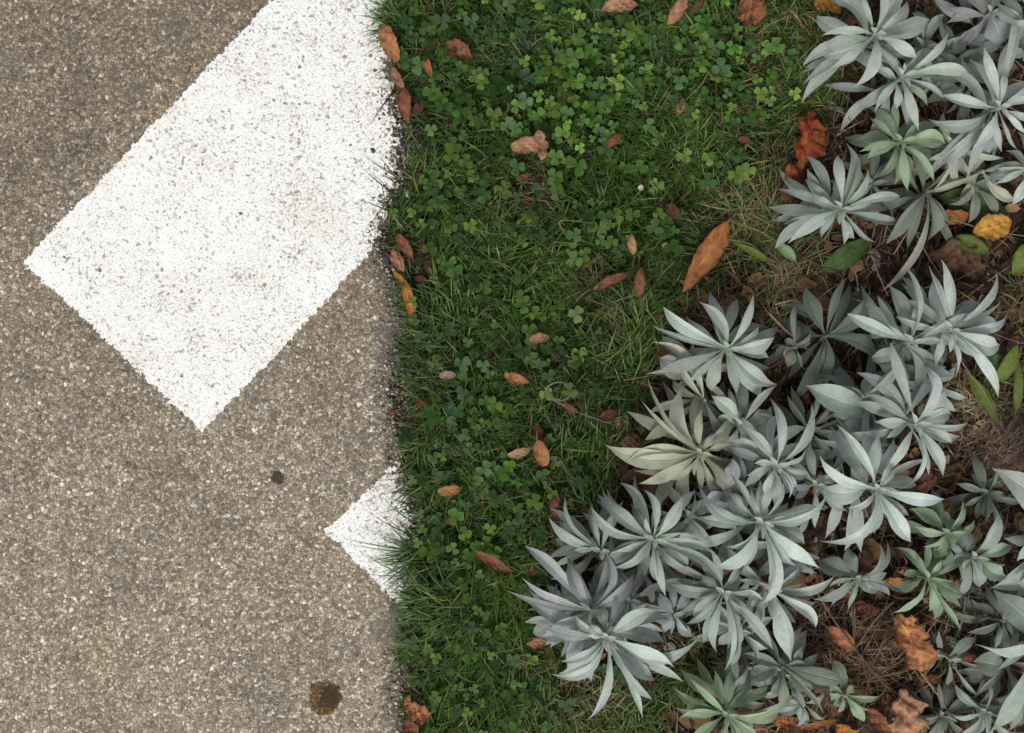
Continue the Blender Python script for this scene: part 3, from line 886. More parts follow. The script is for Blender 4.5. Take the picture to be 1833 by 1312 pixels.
def plant(cx, cy, h, tone, leaves, label, low=7, fill=3, core=3, foot=None, reach=1.0):
    """one leafy shoot. leaves: 'tipx,tipy,width[,bend[,flags]];...'  flags: l low/old, u upright, w cream"""
    top = P(cx, cy, h)
    fx, fy = foot if foot else (rnd.uniform(-14, 14), rnd.uniform(-14, 14))
    b = Vector((top.x * .99 + fx * S, top.y * .99 + fy * S, 0)); b.z = soilz1(b.x, b.y) - .002
    root = empty('silver_plant', b)
    tag(root, label, 'plant', 'silver leaved shoots in the planted bed')
    base_c = TONE[tone]
    mid1 = b.lerp(top, .4) + Vector((rnd.uniform(-1, 1) * .006, rnd.uniform(-1, 1) * .006, 0))
    tube_mesh('stem', [b, mid1, b.lerp(top, .75), top], .0022, .0014, M_silver, tuple(c * .9 for c in base_c), root, b)
    specs = [s.split(',') for s in leaves.split(';') if s.strip()]
    mean = sum(math.hypot(float(s[0]) - cx, float(s[1]) - cy) for s in specs) / max(1, len(specs))
    for s in specs:
        tx, ty, w = float(s[0]), float(s[1]), float(s[2])
        bend = float(s[3]) if len(s) > 3 and s[3] else 0.0
        fl = s[4] if len(s) > 4 else ''
        seedc[0] += 1; r0 = random.Random(seedc[0])
        Lp = math.hypot(tx - cx, ty - cy) * S
        if 'l' in fl:
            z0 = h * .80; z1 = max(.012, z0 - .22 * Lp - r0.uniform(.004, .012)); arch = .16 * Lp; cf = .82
        elif 'u' in fl:
            z0 = h - .002; z1 = z0 + .45 * Lp; arch = .02; cf = 1.06; arch = .1 * Lp
        else:
            z0 = h - r0.uniform(.002, .009); z1 = z0 + r0.uniform(-.26, .14) * Lp; arch = r0.uniform(.12, .26) * Lp; cf = 1.0
        p0 = P(cx, cy, h); p0.z = z0
        p3 = P(tx, ty, z1)
        # start the blade a little out from the stem
        d = (p3 - p0); dn = Vector((d.x, d.y, 0)).normalized(); sd_ = Vector((-dn.y, dn.x, 0))
        p0 = p0 + dn * .0012
        p1 = p0 + d * .33 + Vector((0, 0, arch * 1.5)) + sd_ * bend * Lp * 1.1
        p2 = p0 + d * .68 + Vector((0, 0, arch * 1.1)) + sd_ * bend * Lp * 1.3
        if not bend:
            k_ = r0.choice([-1, 1]) * r0.uniform(.04, .24); p2 = p2 + sd_ * k_ * Lp; p1 = p1 + sd_ * k_ * Lp * .4
        v = r0.uniform(.82, 1.16)
        c = tuple(q * v * cf * r0.uniform(.98, 1.02) for q in base_c)
        if 'w' in fl: c = tuple(.5 * q + .5 * z for q, z in zip(c, TONE['c']))
        if 'g' in fl: c = tuple(.4 * q + .6 * z for q, z in zip(c, TONE['g']))
        if 'p' in fl: c = tuple(.4 * q + .6 * z for q, z in zip(c, TONE['p']))
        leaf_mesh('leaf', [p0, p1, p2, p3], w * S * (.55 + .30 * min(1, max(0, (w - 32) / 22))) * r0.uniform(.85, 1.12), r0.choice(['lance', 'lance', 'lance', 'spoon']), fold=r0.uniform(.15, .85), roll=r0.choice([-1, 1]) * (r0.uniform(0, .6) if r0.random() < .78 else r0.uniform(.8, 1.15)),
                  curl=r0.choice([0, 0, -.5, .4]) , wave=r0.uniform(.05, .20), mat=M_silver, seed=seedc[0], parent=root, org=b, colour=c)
    # a ring of further leaves filling the shoot, just under the leading ones
    used = [math.atan2(float(q[1]) - cy, float(q[0]) - cx) for q in specs]
    for k in range(fill):
        seedc[0] += 1; r0 = random.Random(seedc[0])
        best = max((r0.uniform(-math.pi, math.pi) for _ in range(6)), key=lambda a: min(abs(math.atan2(math.sin(a - u2), math.cos(a - u2))) for u2 in used))
        used.append(best)
        Lf = mean * r0.uniform(.6, 1.15); zf = h - .016 - k * .006
        tx, ty = cx + math.cos(best) * Lf, cy + math.sin(best) * Lf
        p0 = P(cx, cy, h); p0.z = zf
        p3 = P(tx, ty, max(.014, zf - r0.uniform(.0, .35) * Lf * S))
        d = p3 - p0; sd_ = Vector((-d.y, d.x, 0)).normalized() * r0.uniform(-.14, .14) * Lf * S
        v = r0.uniform(.78, 1.04)
        leaf_mesh('leaf', [p0, p0 + d * .33 + Vector((0, 0, .2 * Lf * S)) + sd_ * .6, p0 + d * .68 + Vector((0, 0, .14 * Lf * S)) + sd_, p3], r0.uniform(.0055, .0105), r0.choice(['lance', 'spoon']), r0.uniform(.1, .7),
                  r0.uniform(-.7, .7), curl=r0.choice([0, -.5, .4]), wave=r0.uniform(.05, .2), nt=11, nv=4, seed=seedc[0], parent=root, org=b, colour=tuple(q * v for q in base_c))
    # youngest leaves in the heart of the shoot
    for k in range(core):
        seedc[0] += 1; r0 = random.Random(seedc[0])
        a = k * 2.4 + r0.uniform(-.3, .3); Lc = r0.uniform(.006, .013)
        p0 = top + Vector((0, 0, -.002)); d = Vector((math.cos(a), math.sin(a), 0))
        p3 = p0 + d * Lc + Vector((0, 0, Lc * .8))
        leaf_mesh('young_leaf', [p0, p0 + Vector((0, 0, Lc * .4)) + d * Lc * .15, p0 + d * Lc * .6 + Vector((0, 0, Lc * .75)), p3], .0042, 'lance', .5, nt=7, nv=4, seed=seedc[0], parent=root, org=b,
                  colour=tuple(min(.6, q * z) for q, z in zip(base_c, (1.12, 1.16, 1.05))))
    # older leaves lower on the stem
    low = int(low * 1.7)
    for k in range(low):
        seedc[0] += 1; r0 = random.Random(seedc[0])
        f = .86 - .6 * k / max(1, low) ; a = r0.uniform(0, 6.283)
        Ll = min(.085, mean * S * r0.uniform(.8, 1.3)) * reach
        p0 = b.lerp(top, f); d = Vector((math.cos(a), math.sin(a), 0))
        p3 = p0 + d * Ll + Vector((0, 0, -min(p0.z * .6, Ll * r0.uniform(.1, .6)))) + Vector((-d.y, d.x, 0)) * r0.uniform(-.3, .3) * Ll
        p1 = p0 + d * Ll * .35 + Vector((0, 0, Ll * .22)); p2 = p0 + d * Ll * .72 + Vector((0, 0, Ll * .12))
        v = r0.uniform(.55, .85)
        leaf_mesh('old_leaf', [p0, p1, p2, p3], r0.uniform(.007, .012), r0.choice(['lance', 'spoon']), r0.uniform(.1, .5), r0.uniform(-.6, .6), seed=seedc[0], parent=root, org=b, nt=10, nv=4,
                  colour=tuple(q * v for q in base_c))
    return root


# upper right group
plant(1569, 60, .105, 's', '1533,-22,22;1574,-32,26;1612,10,20;1662,38,22,-.2;1665,34,44,-.04,l;1640,104,36;1578,110,14,,u;1527,157,36;1470,64,32;1462,28,40,,l;1486,-4,44,,l;1466,96,34,,l;1618,-20,40,,l',
      'silver shoot at the upper edge, beside the lawn, with long leaves spread all round')
plant(1617, 136, .085, 's', '1571,86,26;1697,57,24,-.08;1742,146,40;1690,176,28;1645,234,32,-.06;1566,201,24;1618,112,14,,u;1556,160,26,,l;1660,190,26,,lg', 'silver shoot just below the uppermost left shoot, one narrow leaf pointing up right')
plant(1615, 253, .072, 'g', '1558,211,32;1538,272,30;1553,285,34,,g;1692,258,40,,g;1672,326,34,,g;1626,343,34;1648,222,18;1680,226,34,,l;1600,330,36,,l;1570,318,30,,l', 'greenish shoot right of the big red dead leaf, with pale green broad leaves')
plant(1508, 373, .088, 's', '1500,278,30;1554,302,28,-.1;1452,344,30;1612,352,32,.04;1615,399,34,,l;1568,433,28;1410,436,34;1504,402,12,,u;1445,302,36,.1,l;1514,255,34,,l;1427,372,36,,l;1530,427,30,,l;1470,430,32,,l;1536,295,20,,g', 'silver shoot below the big red dead leaf, one long pointed leaf reaching left')
plant(1791, 191, .110, 'b', '1762,84,34;1686,170,34,.1;1845,150,24;1799,127,22;1822,268,24;1742,265,34,.06;1662,213,34,.18,l;1850,212,26;1700,172,30,,l;1836,240,22;1812,-20,30,,l', 'bright silver shoot near the right edge, under the purple grey drooping leaf')
plant(1775, 22, .060, 'p', '1782,84,62;1690,44,34,-.1,l;1816,60,36;1745,60,40,,l;1730,-20,40,,l;1700,80,34,,l;1800,-30,40,,l', 'dull mauve grey shoot in the top right corner with one broad drooping leaf', low=6)
plant(1856, 34, .10, 's', '1815,36,26;1790,14,40,,l;1806,68,34,,l;1826,-10,22;1840,90,24;1830,110,30,,l', 'silver shoot cut by the right edge, in the top right corner')
plant(1705, 262, .060, 'c', '1799,282,24,,w;1737,315,20,,w;1678,230,20,,w;1755,216,26,,w;1658,288,20,,w;1672,338,22,.1,w;1690,200,24,,l;1740,250,26,,lg', 'withered cream shoot between the greenish shoot and the right edge', low=4, core=2)
plant(1760, 306, .045, 'c', '1819,357,34,-.22,w;1780,345,30,,w;1712,325,28,,w;1650,346,20,.05,w;1800,300,30,,l', 'withered pale shoot over the broad green leaves near the right edge', low=3, core=0)
plant(1848, 300, .07, 's', '1784,302,26;1776,332,24;1812,366,34;1830,260,26;1800,270,26,,l', 'dull silver shoot at the right edge, above the orange dead leaves', low=3)
plant(1662, 342, .050, 'd', '1586,437,42,-.06;1577,522,22,.1,w;1660,430,46;1625,445,30;1700,400,20;1610,372,30', 'hanging dull olive grey leaves below the greenish shoot', low=2, core=0)

# right middle
plant(1635, 612, .115, 's', '1562,566,34;1516,561,38,.05;1620,478,28,-.1;1648,534,26;1753,565,26;1594,655,36,,l;1560,640,36,,l;1640,700,34,,l;1590,510,40,,l;1680,655,40,,l', 'silver shoot in the right middle, left one of the pair with upright leaves')
plant(1704, 592, .120, 'b', '1784,488,26;1801,566,30;1790,616,44;1787,712,32,.05;1706,682,26;1684,463,36;1662,474,26,.06;1753,640,40,,l;1670,500,46,,l;1730,540,26,,l;1700,632,16', 'large bright silver shoot in the right middle with a leaf pointing up right')
plant(1641, 759, .125, 'b', '1594,612,34,.04;1648,650,44,,p;1692,684,40,-.08,p;1703,740,36,,p;1734,754,20,;1703,794,28;1688,853,34;1580,852,36,-.04;1612,876,22,.2;1662,850,20,,l;1600,700,36,,l;1720,780,30,,l', 'silver shoot below the right pair, one long leaf reaching straight up')
plant(1573, 877, .135, 'b', '1467,814,38;1497,759,30,-.03;1691,893,38,-.04;1631,971,40,-.05;1525,961,34,.2;1515,909,22;1464,968,28,.25;1606,842,14;1470,870,46,,l;1530,820,36,,l;1620,930,36,,l;1600,830,16', 'broad leafed silver shoot right of centre, its rounded leaf tips pointing down and right')
plant(1542, 1036, .060, 'm', '1588,968,20,-.2;1574,971,18,-.2;1590,1033,22;1620,1063,14,.06;1484,1052,22,,g;1519,1092,22,,g;1467,1002,50,,l;1520,980,42,,l;1556,1056,10', 'small dull silver shoot above the bare brown litter, left of the two green ones', low=2)
plant(1701, 955, .062, 'g', '1637,942,30,.08,w;1728,905,18,-.1;1721,883,28,,g;1744,930,22,-.2;1728,982,20;1628,911,38,,lg;1650,978,28;1676,985,22;1740,960,22,,lg', 'pale green curved leaf shoot beside the small yellow dead leaf', low=4)
plant(1664, 1036, .070, 'g', '1640,989,24,,g;1603,980,32,,lg;1737,999,26,,g;1725,1064,44;1720,1128,28,-.06;1662,1094,34;1597,1097,34,.04;1684,999,24,,g;1610,1050,20,,lg;1706,1044,26', 'green tinted shoot above the large orange dead leaf at lower right', low=4)
plant(1747, 999, .080, 'm', '1787,918,40,-.05;1812,978,34,,g;1803,1032,40,,g;1781,1042,40,,g;1706,1006,26,,g;1753,1052,40,,l;1770,960,30,,l;1725,1020,24,,g', 'grey green shoot right of the green tinted one, with blunt broad leaf tips', low=5)
plant(1880, 975, .09, 'm', '1775,838,66,-.1;1815,1046,44;1775,1052,60,,l;1820,1005,40;1850,860,50', 'very broad grey leaves entering from the right edge beside the grey green shoot', low=2)
plant(1880, 1140, .085, 'm', '1744,1152,42,.06;1778,1055,62,.04;1800,1100,40,,l;1770,1312,52,-.05,l;1850,1250,50', 'grey shoot entering low on the right edge with one pointed leaf reaching left', low=2)
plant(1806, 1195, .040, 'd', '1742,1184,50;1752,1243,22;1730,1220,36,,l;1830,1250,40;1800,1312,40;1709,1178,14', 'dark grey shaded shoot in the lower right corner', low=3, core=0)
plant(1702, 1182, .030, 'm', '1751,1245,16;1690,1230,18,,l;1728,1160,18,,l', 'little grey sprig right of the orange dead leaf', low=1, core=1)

# shaded low foliage in the middle of the bed
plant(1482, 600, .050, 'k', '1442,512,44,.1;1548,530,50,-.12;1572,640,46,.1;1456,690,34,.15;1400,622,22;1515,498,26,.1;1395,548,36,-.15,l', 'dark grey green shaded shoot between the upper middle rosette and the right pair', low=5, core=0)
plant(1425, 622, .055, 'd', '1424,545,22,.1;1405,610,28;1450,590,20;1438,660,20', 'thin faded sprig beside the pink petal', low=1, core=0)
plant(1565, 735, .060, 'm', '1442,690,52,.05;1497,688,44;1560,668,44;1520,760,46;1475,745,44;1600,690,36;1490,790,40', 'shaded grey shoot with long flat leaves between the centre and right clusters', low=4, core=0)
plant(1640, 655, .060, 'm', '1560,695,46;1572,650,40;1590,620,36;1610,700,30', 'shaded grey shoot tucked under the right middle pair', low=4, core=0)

# centre group
plant(1304, 625, .105, 's', '1187,549,38;1251,540,34,-.12;1348,527,30,-.05;1358,584,22;1387,602,36,-.08;1392,688,40;1210,597,34;1168,584,18,.05;1274,700,40,,l;1360,712,44,,l;1376,640,34,,l;1325,560,20;1340,600,16', 'star shaped silver shoot on the upper left of the cluster, below the large orange leaf')
plant(1262, 716, .070, 'c', '1167,612,30,-.18,w;1198,618,26,-.1,w;1215,645,24,,w;1228,640,22,-.05,w;1205,680,30,,l', 'drooping cream leaves hanging left under the star shaped shoot', low=2, core=0)
plant(1258, 672, .060, 'c', '1156,670,18,-.05,w;1281,625,28,,w;1180,640,50,,lp;1190,660,34,,l;1240,610,20,,w', 'pale dying shoot hidden behind the drooping cream leaves', low=3, core=0)
plant(1256, 811, .090, 'c', '1083,796,44,.10,w;1134,842,30,,w;1142,866,38,,w;1195,858,22,,w;1160,678,18,.12;1222,692,38,.22,p;1146,714,20,.04;1257,731,26,.1,w;1308,797,20,.05;1285,778,26,,w;1216,860,24,,l;1244,852,16,-.15;1120,830,30,,w;1180,760,30,,l', 'leftmost cream tinted shoot with a long leaf curling over the lawn')
plant(1392, 833, .130, 'b', '1329,764,34;1378,712,30;1453,723,26,-.14;1444,801,24,-.15;1349,830,24;1428,872,26;1412,892,22;1370,888,22;1441,850,12;1352,890,30,,l;1400,740,30,,l;1448,850,34,,l;1350,800,34,,l', 'bright silver shoot at the centre of the cluster, narrow leaves pointing up')
plant(1329, 762, .080, 's', '1273,708,40,-.05;1390,690,22,.1,w;1346,818,40,,l;1283,762,46,-.1,l;1340,720,30,,l;1385,770,50,,lg;1300,820,36,,l', 'silver shoot between the star shaped and bright centre shoots, one pale leaf pointing up right')
plant(1366, 936, .135, 'b', '1247,858,38,.20;1482,880,26,-.14;1462,914,26,-.1;1345,872,22;1402,862,18;1299,977,26;1282,1014,44;1363,1082,34;1372,1064,20;1468,1017,40,-.04;1426,1013,30;1433,938,20;1250,925,36,,l;1310,890,40,,l;1440,975,40,,l;1330,1020,30,,l;1410,900,30,,l', 'largest silver shoot in the lower cluster, with a curved leaf sweeping left')
plant(1300, 880, .080, 'p', '1310,820,40,,p;1325,910,40;1265,900,36;1280,850,30', 'pinkish grey faded leaves under the bright centre shoot', low=3, core=0)
plant(1171, 966, .120, 's', '1153,877,26;1110,864,34,,l;1076,872,40;1058,906,34;1094,991,30;1098,1015,26;1219,954,16;1275,991,26;1294,1060,40;1192,1068,26;1178,1040,22;1222,888,34,-.04;1243,872,24,-.2,l;1157,926,18,,u;1157,1040,26,,l;1230,1020,36,,l;1130,900,34,,l;1230,930,30,,l', 'silver shoot with leaves in a full star, on the upper left of the lower cluster')
plant(1076, 987, .095, 'm', '1013,889,24;1041,916,32;983,926,34;1103,916,26,,g;1004,968,30,.1,l;1028,986,22,-.1;1060,900,22,,l;1030,960,34,,l', 'grey shoot at the left of the lower cluster, one pale green leaf standing up')
plant(1057, 1093, .115, 'p', '939,977,34;934,1034,34;908,1057,22,.03;1016,1003,36;1012,1030,18;1082,987,30,-.2;1134,1026,34,-.08;968,1140,48,.08,p;985,1160,36,,lp;1118,1074,30,,l;980,1090,30,,l;1100,1050,30,,l;1000,1080,36,,l', 'mauve grey shoot at the far left of the lower cluster, its tips reaching the lawn')
plant(1087, 1142, .140, 'b', '1161,1079,38,.06;1176,1094,40;1143,1149,24;1052,1114,26;1046,1141,28;1030,1102,20;1003,1184,28,.08;1016,1202,24,.06;985,1206,32,.22;1053,1288,26,.12;1172,1218,40,-.05;1168,1252,30,-.05;1150,1286,24,.04;1150,1182,20;1224,1221,34,.05;1253,1139,34,-.2;1208,1196,40;1112,1100,24;1045,1190,30,,l;1120,1210,30,,l;1060,1220,30,,l;1190,1150,40,,l;1200,1110,36,,l', 'dense bright silver shoot lowest in the cluster, leaves curling down over the lawn')
plant(1208, 1100, .060, 'p', '1240,1060,30;1180,1060,36,;1160,1110,30;1230,1130,26;1250,1090,20;1190,1030,34', 'faded mauve shoot inside the lower cluster, between the star and dense shoots', low=4, core=1)
plant(1297, 1061, .105, 's', '1335,1013,24;1366,1076,26;1384,1164,34,.04;1284,1168,30;1302,1162,20;1340,1110,30;1296,1202,18,.1;1241,1103,26,-.1;1228,1116,30;1320,1130,26;1360,1040,20;1330,1040,40,,l;1260,1150,30,,l;1310,1180,26,,l;1250,1070,26,,l', 'silver shoot with leaves hanging straight down, under the largest shoot')
plant(1380, 1056, .110, 'b', '1386,1024,14,,u;1495,1029,28,-.12;1460,1123,34;1460,1078,30;1416,1184,44,.04;1434,1008,22;1389,1134,24;1424,1114,20;1440,1070,26;1345,1085,30,,l;1400,1120,30,,l;1440,1020,30,,l', 'silver shoot with pointed leaves spreading right over the brown litter')
plant(1302, 1281, .085, 'g', '1233,1214,28,-.03;1217,1285,34;1204,1228,34,,l;1240,1330,34;1270,1345,28;1356,1320,32,.05;1404,1259,38,-.06,w;1424,1238,26,-.08,w;1318,1345,26;1300,1345,18;1276,1250,22,,l;1350,1240,40,,l', 'pale green tinted shoot at the lower edge of the picture')
plant(1343, 1196, .060, 'p', '1309,1246,34,-.08;1330,1180,20,,l;1370,1230,30,,l', 'single mauve drooping leaf above the shoot at the lower edge', low=1, core=0)
plant(1401, 1194, .050, 'd', '1330,1170,36;1345,1215,44;1514,1222,44,.04;1460,1230,40;1474,1277,20;1404,1268,34;1440,1200,40;1380,1240,40', 'dull olive grey shoot flat on the litter below the lower cluster', low=3, core=0)
plant(1514, 1246, .045, 'g', '1547,1292,36;1484,1240,22;1573,1246,24,-.08;1530,1230,24;1500,1275,22,,l;1560,1270,20,,l', 'small grey green shoot near the lower edge, above the orange scraps', low=2, core=0)
plant(1440, 1262, .045, 'm', '1400,1250,26;1480,1282,20;1425,1300,24;1475,1240,22;1390,1275,30', 'small mauve grey sprig right of the pale green lower edge shoot', low=2, core=0)


# small side shoots that fill the cluster
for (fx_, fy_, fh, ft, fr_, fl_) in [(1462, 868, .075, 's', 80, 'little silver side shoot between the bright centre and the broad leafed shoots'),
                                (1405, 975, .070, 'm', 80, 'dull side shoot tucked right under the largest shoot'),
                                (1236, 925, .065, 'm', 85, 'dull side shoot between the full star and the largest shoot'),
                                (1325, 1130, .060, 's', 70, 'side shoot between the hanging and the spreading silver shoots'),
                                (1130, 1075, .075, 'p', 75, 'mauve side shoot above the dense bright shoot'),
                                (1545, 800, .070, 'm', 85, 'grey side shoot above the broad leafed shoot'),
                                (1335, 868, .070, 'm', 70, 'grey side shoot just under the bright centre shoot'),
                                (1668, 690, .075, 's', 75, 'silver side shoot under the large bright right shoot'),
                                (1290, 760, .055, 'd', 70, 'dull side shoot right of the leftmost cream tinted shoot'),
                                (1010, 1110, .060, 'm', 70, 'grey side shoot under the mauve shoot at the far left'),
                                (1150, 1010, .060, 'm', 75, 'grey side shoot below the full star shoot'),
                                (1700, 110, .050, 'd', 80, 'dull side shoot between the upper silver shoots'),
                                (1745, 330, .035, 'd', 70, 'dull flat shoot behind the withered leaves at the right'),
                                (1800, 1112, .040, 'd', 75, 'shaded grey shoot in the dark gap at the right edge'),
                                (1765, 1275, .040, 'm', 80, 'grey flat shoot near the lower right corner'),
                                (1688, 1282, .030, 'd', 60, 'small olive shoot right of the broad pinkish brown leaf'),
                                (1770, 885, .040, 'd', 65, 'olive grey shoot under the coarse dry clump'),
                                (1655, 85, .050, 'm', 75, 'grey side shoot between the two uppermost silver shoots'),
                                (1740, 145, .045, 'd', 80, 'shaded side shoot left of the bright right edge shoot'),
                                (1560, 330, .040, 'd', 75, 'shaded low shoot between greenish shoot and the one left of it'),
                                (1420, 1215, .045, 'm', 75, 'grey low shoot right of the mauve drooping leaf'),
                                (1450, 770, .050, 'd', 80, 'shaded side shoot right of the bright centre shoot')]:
    a0 = rnd.uniform(0, 6.28)
    plant(fx_, fy_, fh, ft, ';'.join('%d,%d,%d' % (fx_ + math.cos(a0 + q * 2.399) * fr_ * rnd.uniform(.7, 1.1), fy_ + math.sin(a0 + q * 2.399) * fr_ * rnd.uniform(.7, 1.1), rnd.randint(20, 34)) for q in range(7)), fl_, fill=2, low=4)

# ------------------------------------------------------------------ dead leaves
BR = {'o': (.42, .19, .075), 'r': (.25, .105, .050), 'd': (.12, .045, .028), 'p': (.40, .22, .125), 't': (.42, .28, .15), 'y': (.52, .27, .04), 'f': (.27, .060, .014), 'b': (.18, .10, .055),
      'g': (.36, .28, .24), 'O': (.38, .155, .045), 'G': (.055, .105, .024), 'Y': (.14, .20, .035)}


def dead(ax_, ay_, bx_, by_, w, c, z, label, kind='blade', curl=.7, crumple=.25, bend=0.0, arch=.10, stalk=0, roll=None, cat='dead leaf', name='dead_leaf', group='fallen dead leaves', extra=None, tilt=0):
    seedc[0] += 1; r0 = random.Random(seedc[0])
    A = P(ax_, ay_, z); B2 = P(bx_, by_, z + tilt)
    gz = soilz1((A.x + B2.x) / 2, (A.y + B2.y) / 2)
    org = Vector(((A.x + B2.x) / 2, (A.y + B2.y) / 2, gz))
    root = empty(name, org)
    tag(root, label, cat, group)
    d = B2 - A; Ln = d.length; sd_ = Vector((-d.y, d.x, 0)).normalized()
    colr = BR[c]
    v = r0.uniform(.92, 1.08); colr = tuple(q * v for q in colr)
    leaf_mesh('blade', [A, A + d * .33 + Vector((0, 0, arch * Ln)) + sd_ * bend * Ln, A + d * .68 + Vector((0, 0, arch * Ln)) + sd_ * bend * Ln, B2], w * S * (1.15 + .12 * curl), kind, fold=.2,
              roll=r0.uniform(-.3, .3) if roll is None else roll, curl=curl, crumple=crumple, mat=M_dead, seed=seedc[0], parent=root, org=org, colour=colr, nt=44, nv=12)
    for (ex0, ey0, ex1, ey1, ew) in (extra or []):
        A2 = P(ex0, ey0, z + .002); B3 = P(ex1, ey1, z + .006); d2 = B3 - A2
        seedc[0] += 1
        leaf_mesh('lobe', [A2, A2 + d2 * .33 + Vector((0, 0, .003)), A2 + d2 * .66 + Vector((0, 0, .003)), B3], ew * S * 1.2, 'lance', .2, 0, .5, crumple, mat=M_dead, seed=seedc[0], parent=root, org=org, colour=tuple(q * 1.08 for q in colr))
    if stalk:
        e = A - d.normalized() * stalk * S + sd_ * stalk * S * .2
        tube_mesh('stalk', [A + d * .08 + Vector((0, 0, arch * Ln * .2)), A, A.lerp(e, .5) + Vector((0, 0, .001)), e], .0006, .0004, M_dead, tuple(min(.6, q * 1.2) for q in colr), root, org)
    return root


Z1 = .026
dead(712, 110, 684, 45, 26, 'o', .014, 'orange brown oval leaf lying on the path edge at the top', 'oval', stalk=10)
dead(700, 122, 724, 165, 16, 'p', .010, 'pinkish brown leaf scrap just under the uppermost edge leaf')
dead(722, 158, 731, 220, 24, 'r', .014, 'dark reddish leaf standing by the path edge beside the white paint', curl=.9)
dead(742, 205, 762, 182, 16, 'd', .014, 'small dark leaf right of the reddish edge leaf')
dead(771, 138, 762, 96, 12, 'O', .024, 'narrow orange leaf upright in the grass near the path edge')
dead(798, 80, 845, 104, 30, 'r', .026, 'curled reddish brown leaf in the clover near the upper left of the lawn', curl=1.2, crumple=.5)
dead(914, 263, 982, 260, 26, 'p', .034, 'three lobed pinkish orange leaf above the bare soil patch', 'oval', extra=[(970, 262, 962, 232, 18), (975, 266, 968, 287, 16)], crumple=.3)
dead(1078, 18, 1142, 8, 26, 'p', .032, 'curled tan brown leaf left of the two at the top of the lawn', curl=1.0, crumple=.4, stalk=14)
dead(1195, 44, 1232, -6, 22, 'p', .036, 'long pinkish tan leaf at the top edge of the lawn', curl=.8)
dead(1237, 24, 1262, -3, 11, 'b', .030, 'thin brown leaf next to the long tan one at the top edge')
dead(1322, 8, 1364, 36, 44, 'r', .026, 'broad dull red leaf at the top edge right of the clover', 'oval', crumple=.5)
dead(1215, 206, 1222, 177, 12, 'p', Z1, 'small tan leaf standing in the clover below the top leaves')
dead(1087, 264, 1111, 240, 14, 'r', Z1, 'small brown leaf right of the three lobed leaf')
dead(1133, 456, 1130, 418, 14, 't', .030, 'small pale tan leaf left of the large orange leaf')
dead(1062, 518, 1128, 488, 18, 'r', .022, 'dull reddish brown leaf half buried in the grass', curl=1.0)
dead(1142, 532, 1147, 477, 17, 'r', .030, 'narrow reddish leaf pointing up, between buried leaf and large orange leaf')
dead(1303, 396, 1221, 524, 36, 'O', .034, 'large bright orange leaf with pointed ends on the lawn', curl=.45, crumple=.22, stalk=10, arch=.08)
dead(1192, 366, 1216, 396, 20, 'd', .018, 'dark maroon leaf sunk in the grass above the large orange leaf')
dead(1093, 570, 1126, 602, 18, 'd', .014, 'dark brown leaf on bare soil left of the silver cluster')
dead(948, 609, 982, 605, 16, 'p', .032, 'small pink oval leaf in the middle of the dark grass', 'oval')
dead(902, 670, 948, 685, 17, 'o', .030, 'small hooked brown leaf beside a bright clover', curl=.9, extra=[(908, 678, 905, 664, 8)])
dead(786, 673, 816, 671, 13, 'g', .030, 'pale greyish pink leaf among the left clovers', 'oval')
dead(908, 814, 952, 801, 15, 't', .032, 'pale tan sliver shaped leaf left of the terracotta one', bend=-.1)
dead(962, 788, 975, 835, 23, 'o', .034, 'terracotta oval leaf in the centre of the lawn', 'oval', curl=.5, crumple=.1, stalk=16)
dead(783, 880, 825, 876, 17, 'o', .032, 'orange leaf right of the small white painted corner', 'oval')
dead(848, 986, 917, 1026, 18, 'r', .032, 'long red brown leaf left of the mauve shoot', curl=.9)
dead(985, 914, 1026, 932, 16, 'r', .024, 'reddish leaf at the left tip of the lower cluster')
dead(986, 912, 1000, 884, 14, 'r', .026, 'small upright brown leaf above the reddish cluster leaf')
dead(980, 1149, 942, 1153, 17, 'p', .040, 'pointed salmon leaf poking out left of the mauve shoot')
dead(725, 502, 742, 584, 18, 'y', .014, 'yellow orange dead leaf standing on the path edge', curl=.6, crumple=.15)
dead(704, 487, 728, 510, 9, 'y', .012, 'thin yellow strip above the yellow edge leaf')
dead(701, 449, 723, 488, 19, 'p', .012, 'pinkish brown edge leaf at the lower corner of the big marking')
dead(711, 419, 740, 466, 18, 'r', .014, 'brown edge leaf directly right of the big marking')
dead(743, 498, 768, 506, 13, 'd', .014, 'dark red scrap right of the pinkish edge leaf')
dead(722, 1262, 772, 1277, 30, 'o', .016, 'curled orange brown leaf at the bottom of the path edge', 'oval', curl=1.1, crumple=.5, extra=[(728, 1262, 733, 1243, 10)])
dead(724, 1290, 748, 1318, 22, 'r', .012, 'brown leaf under the curled one at the bottom edge')
dead(1006, 724, 1036, 739, 13, 'r', .022, 'small dark leaf below the looped dead stem')
dead(1014, 702, 1026, 684, 12, 'b', .022, 'small brown leaf inside the looped dead stem')
dead(1072, 748, 1112, 740, 18, 'd', .020, 'dark red leaf left of the cream tinted shoot')
dead(1112, 796, 1146, 786, 24, 'b', .020, 'brown leaf under the long curling cream leaf', 'oval', crumple=.5)
dead(958, 756, 968, 790, 15, 'd', .020, 'dark scrap above the terracotta oval leaf')
dead(745, 716, 758, 728, 10, 'f', .020, 'tiny bright red brown scrap in the grass near the edge')
dead(694, 736, 708, 742, 10, 'r', .008, 'tiny brown scrap on the crumbling edge')
dead(925, 322, 952, 312, 9, 'r', .020, 'thin reddish scrap at the top of the bare soil patch')
dead(1185, 440, 1206, 440, 11, 't', .024, 'tiny pale leaf between small tan and large orange leaves')
dead(1322, 250, 1345, 256, 14, 'b', .022, 'small brown leaf left of the big red dead leaf')
dead(1040, 480, 1064, 508, 12, 'd', .012, 'dark curled leaf bit above the buried leaf')
dead(1236, 888, 1210, 895, 10, 'd', .03, 'dark scrap between the star shoot and its neighbour')
